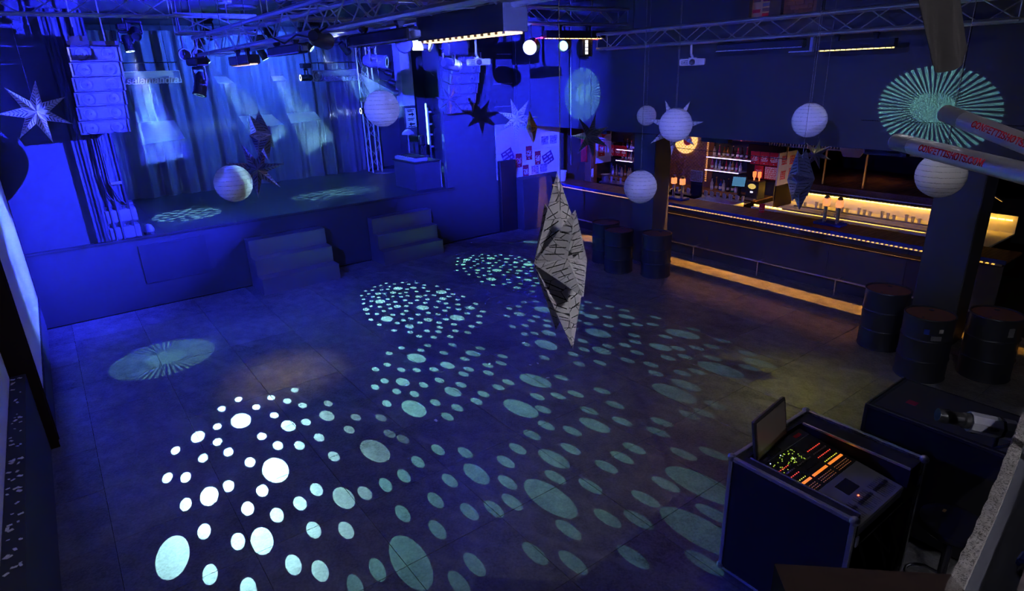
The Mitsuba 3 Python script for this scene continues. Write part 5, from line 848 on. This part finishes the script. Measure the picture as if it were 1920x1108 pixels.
t = fit_text('DSP', .03, .009, .001); part(k, 'lettering', mv(mv(t, trimesh.transformations.euler_matrix(0, 0, 0)), Mv @ frame((0.0, 0, 0), (1, 0, 0), (0, 1, 0), (0, 0, 1)) @ frame((-.0335, .004, .06), (0, 0, 1), (0, 1, 0), (-1, 0, 0))), 'm_slit'); part(k, 'bracket', cat(tube(P + ax * .09 + [0, 0, -.03], P + ax * .09 + [0, 0, -.075], .006), tube(P + ax * .09 + [0, 0, -.075], (2.10, .28, 3.0), .005)), 'm_black'); part(k, 'plug', tube(P + ax * .13, P + ax * .165, .006), 'm_chrome'); part(k, 'cable', pipe([P + [.0, 0, -.03], P + [.03, -.01, -.05], P + [.09, -.06, -.05], (2.16, .30, 3.0)], .003), 'm_rubber')
# confetti tubes and cloth near the camera
def cannon(label, A, B, t0):
    A, B = np.array(A), np.array(B); d = norm(B - A); k = thing('confetti_tube', label, 'tube', 'silver confetti tubes'); L = np.linalg.norm(B - A)
    M = aim(A, d=d); sh = lathe([(.0235, 0), (.025, .001), (.025, L), (.0235, L), (.0235, 0)], 36); part(k, 'tube', mv(sh, M), 'm_tube', smooth=40); part(k, 'end_disc', mv(tube((0, 0, .015), (0, 0, .018), .0234, 24), M), 'm_grey'); part(k, 'foil_band', mv(lathe([(.0252, .004), (.0255, .004), (.0255, .09), (.0252, .09)], 36), M), 'm_tube2', smooth=40)
    to = norm(EYE - (A + d * .35)); to = norm(to - d * (to @ d)); to = norm(to * math.cos(t0) + np.cross(d, to) * math.sin(t0)); s = np.cross(to, d)
    t = meshkit.text_mesh('CONFETTISHOTS.COM', .017, .0012, True); x = t.vertices[:, 0] + .155; y = t.vertices[:, 1] - .0085; z = t.vertices[:, 2]
    rr = .0252 + z; an = y / .025; V = A + np.outer(x, d) + (rr * np.cos(an))[:, None] * to + (rr * np.sin(an))[:, None] * (-s)
    if np.cross(d, -s) @ to < 0: V = A + np.outer(x, d) + (rr * np.cos(an))[:, None] * to + (rr * np.sin(an))[:, None] * s
    t.vertices = V; part(k, 'lettering', t, 'm_red'); return k
mat('m_tube', (.74, .73, .76), .38, .8); mat('m_tube2', (.45, .44, .45), .5, .8)
cannon('upper silver confetti tube with red lettering pointing into the room', (2.26, .78, 3.835), (1.975, .39, 3.75), .0)
cannon('lower silver confetti tube with red lettering pointing into the room', (2.12, .85, 3.757), (1.76, .38, 3.737), .0)
solo('tube_rest', 'dark steel rack holding the two confetti tubes', 'rack', cat(tube((1.86, .22, 3.04), (1.86, .36, 3.70), .012), tube((1.74, .33, 3.695), (2.0, .36, 3.715), .010)), 'm_gunmetal')
nx, nz = 22, 26; V = []
for j in range(nz):
    t = j / (nz - 1)
    for i in range(nx):
        u = i / (nx - 1); c0 = np.array([2.945, 1.27, 4.42]) * (1 - t) + np.array([2.975, 1.12, 3.985]) * t; c1 = np.array([3.04, 1.14, 4.42]) * (1 - t) + np.array([3.115, 1.025, 4.005]) * t
        p = c0 + (c1 - c0) * u; b = math.sin(u * 9.4 + 1.5 * t) * .018 * (.6 + t); p = p + np.array([-.65, -.75, 0]) * b + np.array([0, 0, -.055 * t * t * (1 - (2 * u - .85) ** 2)]) ; V.append(p)
V = np.array(V); i, j = np.meshgrid(np.arange(nx - 1), np.arange(nz - 1)); a = (j * nx + i).ravel(); F = np.vstack([np.c_[a, a + 1, a + nx + 1], np.c_[a, a + nx + 1, a + nx]]); N = len(V); V2 = V + np.array([.003, .003, 0])
solo('hanging_cloth', 'grey cloth hanging down near the camera in front of the bar side truss', 'cloth', trimesh.Trimesh(np.vstack([V, V2]), np.vstack([F, F[:, ::-1] + N]), process=False), 'm_cloth', smooth=True)
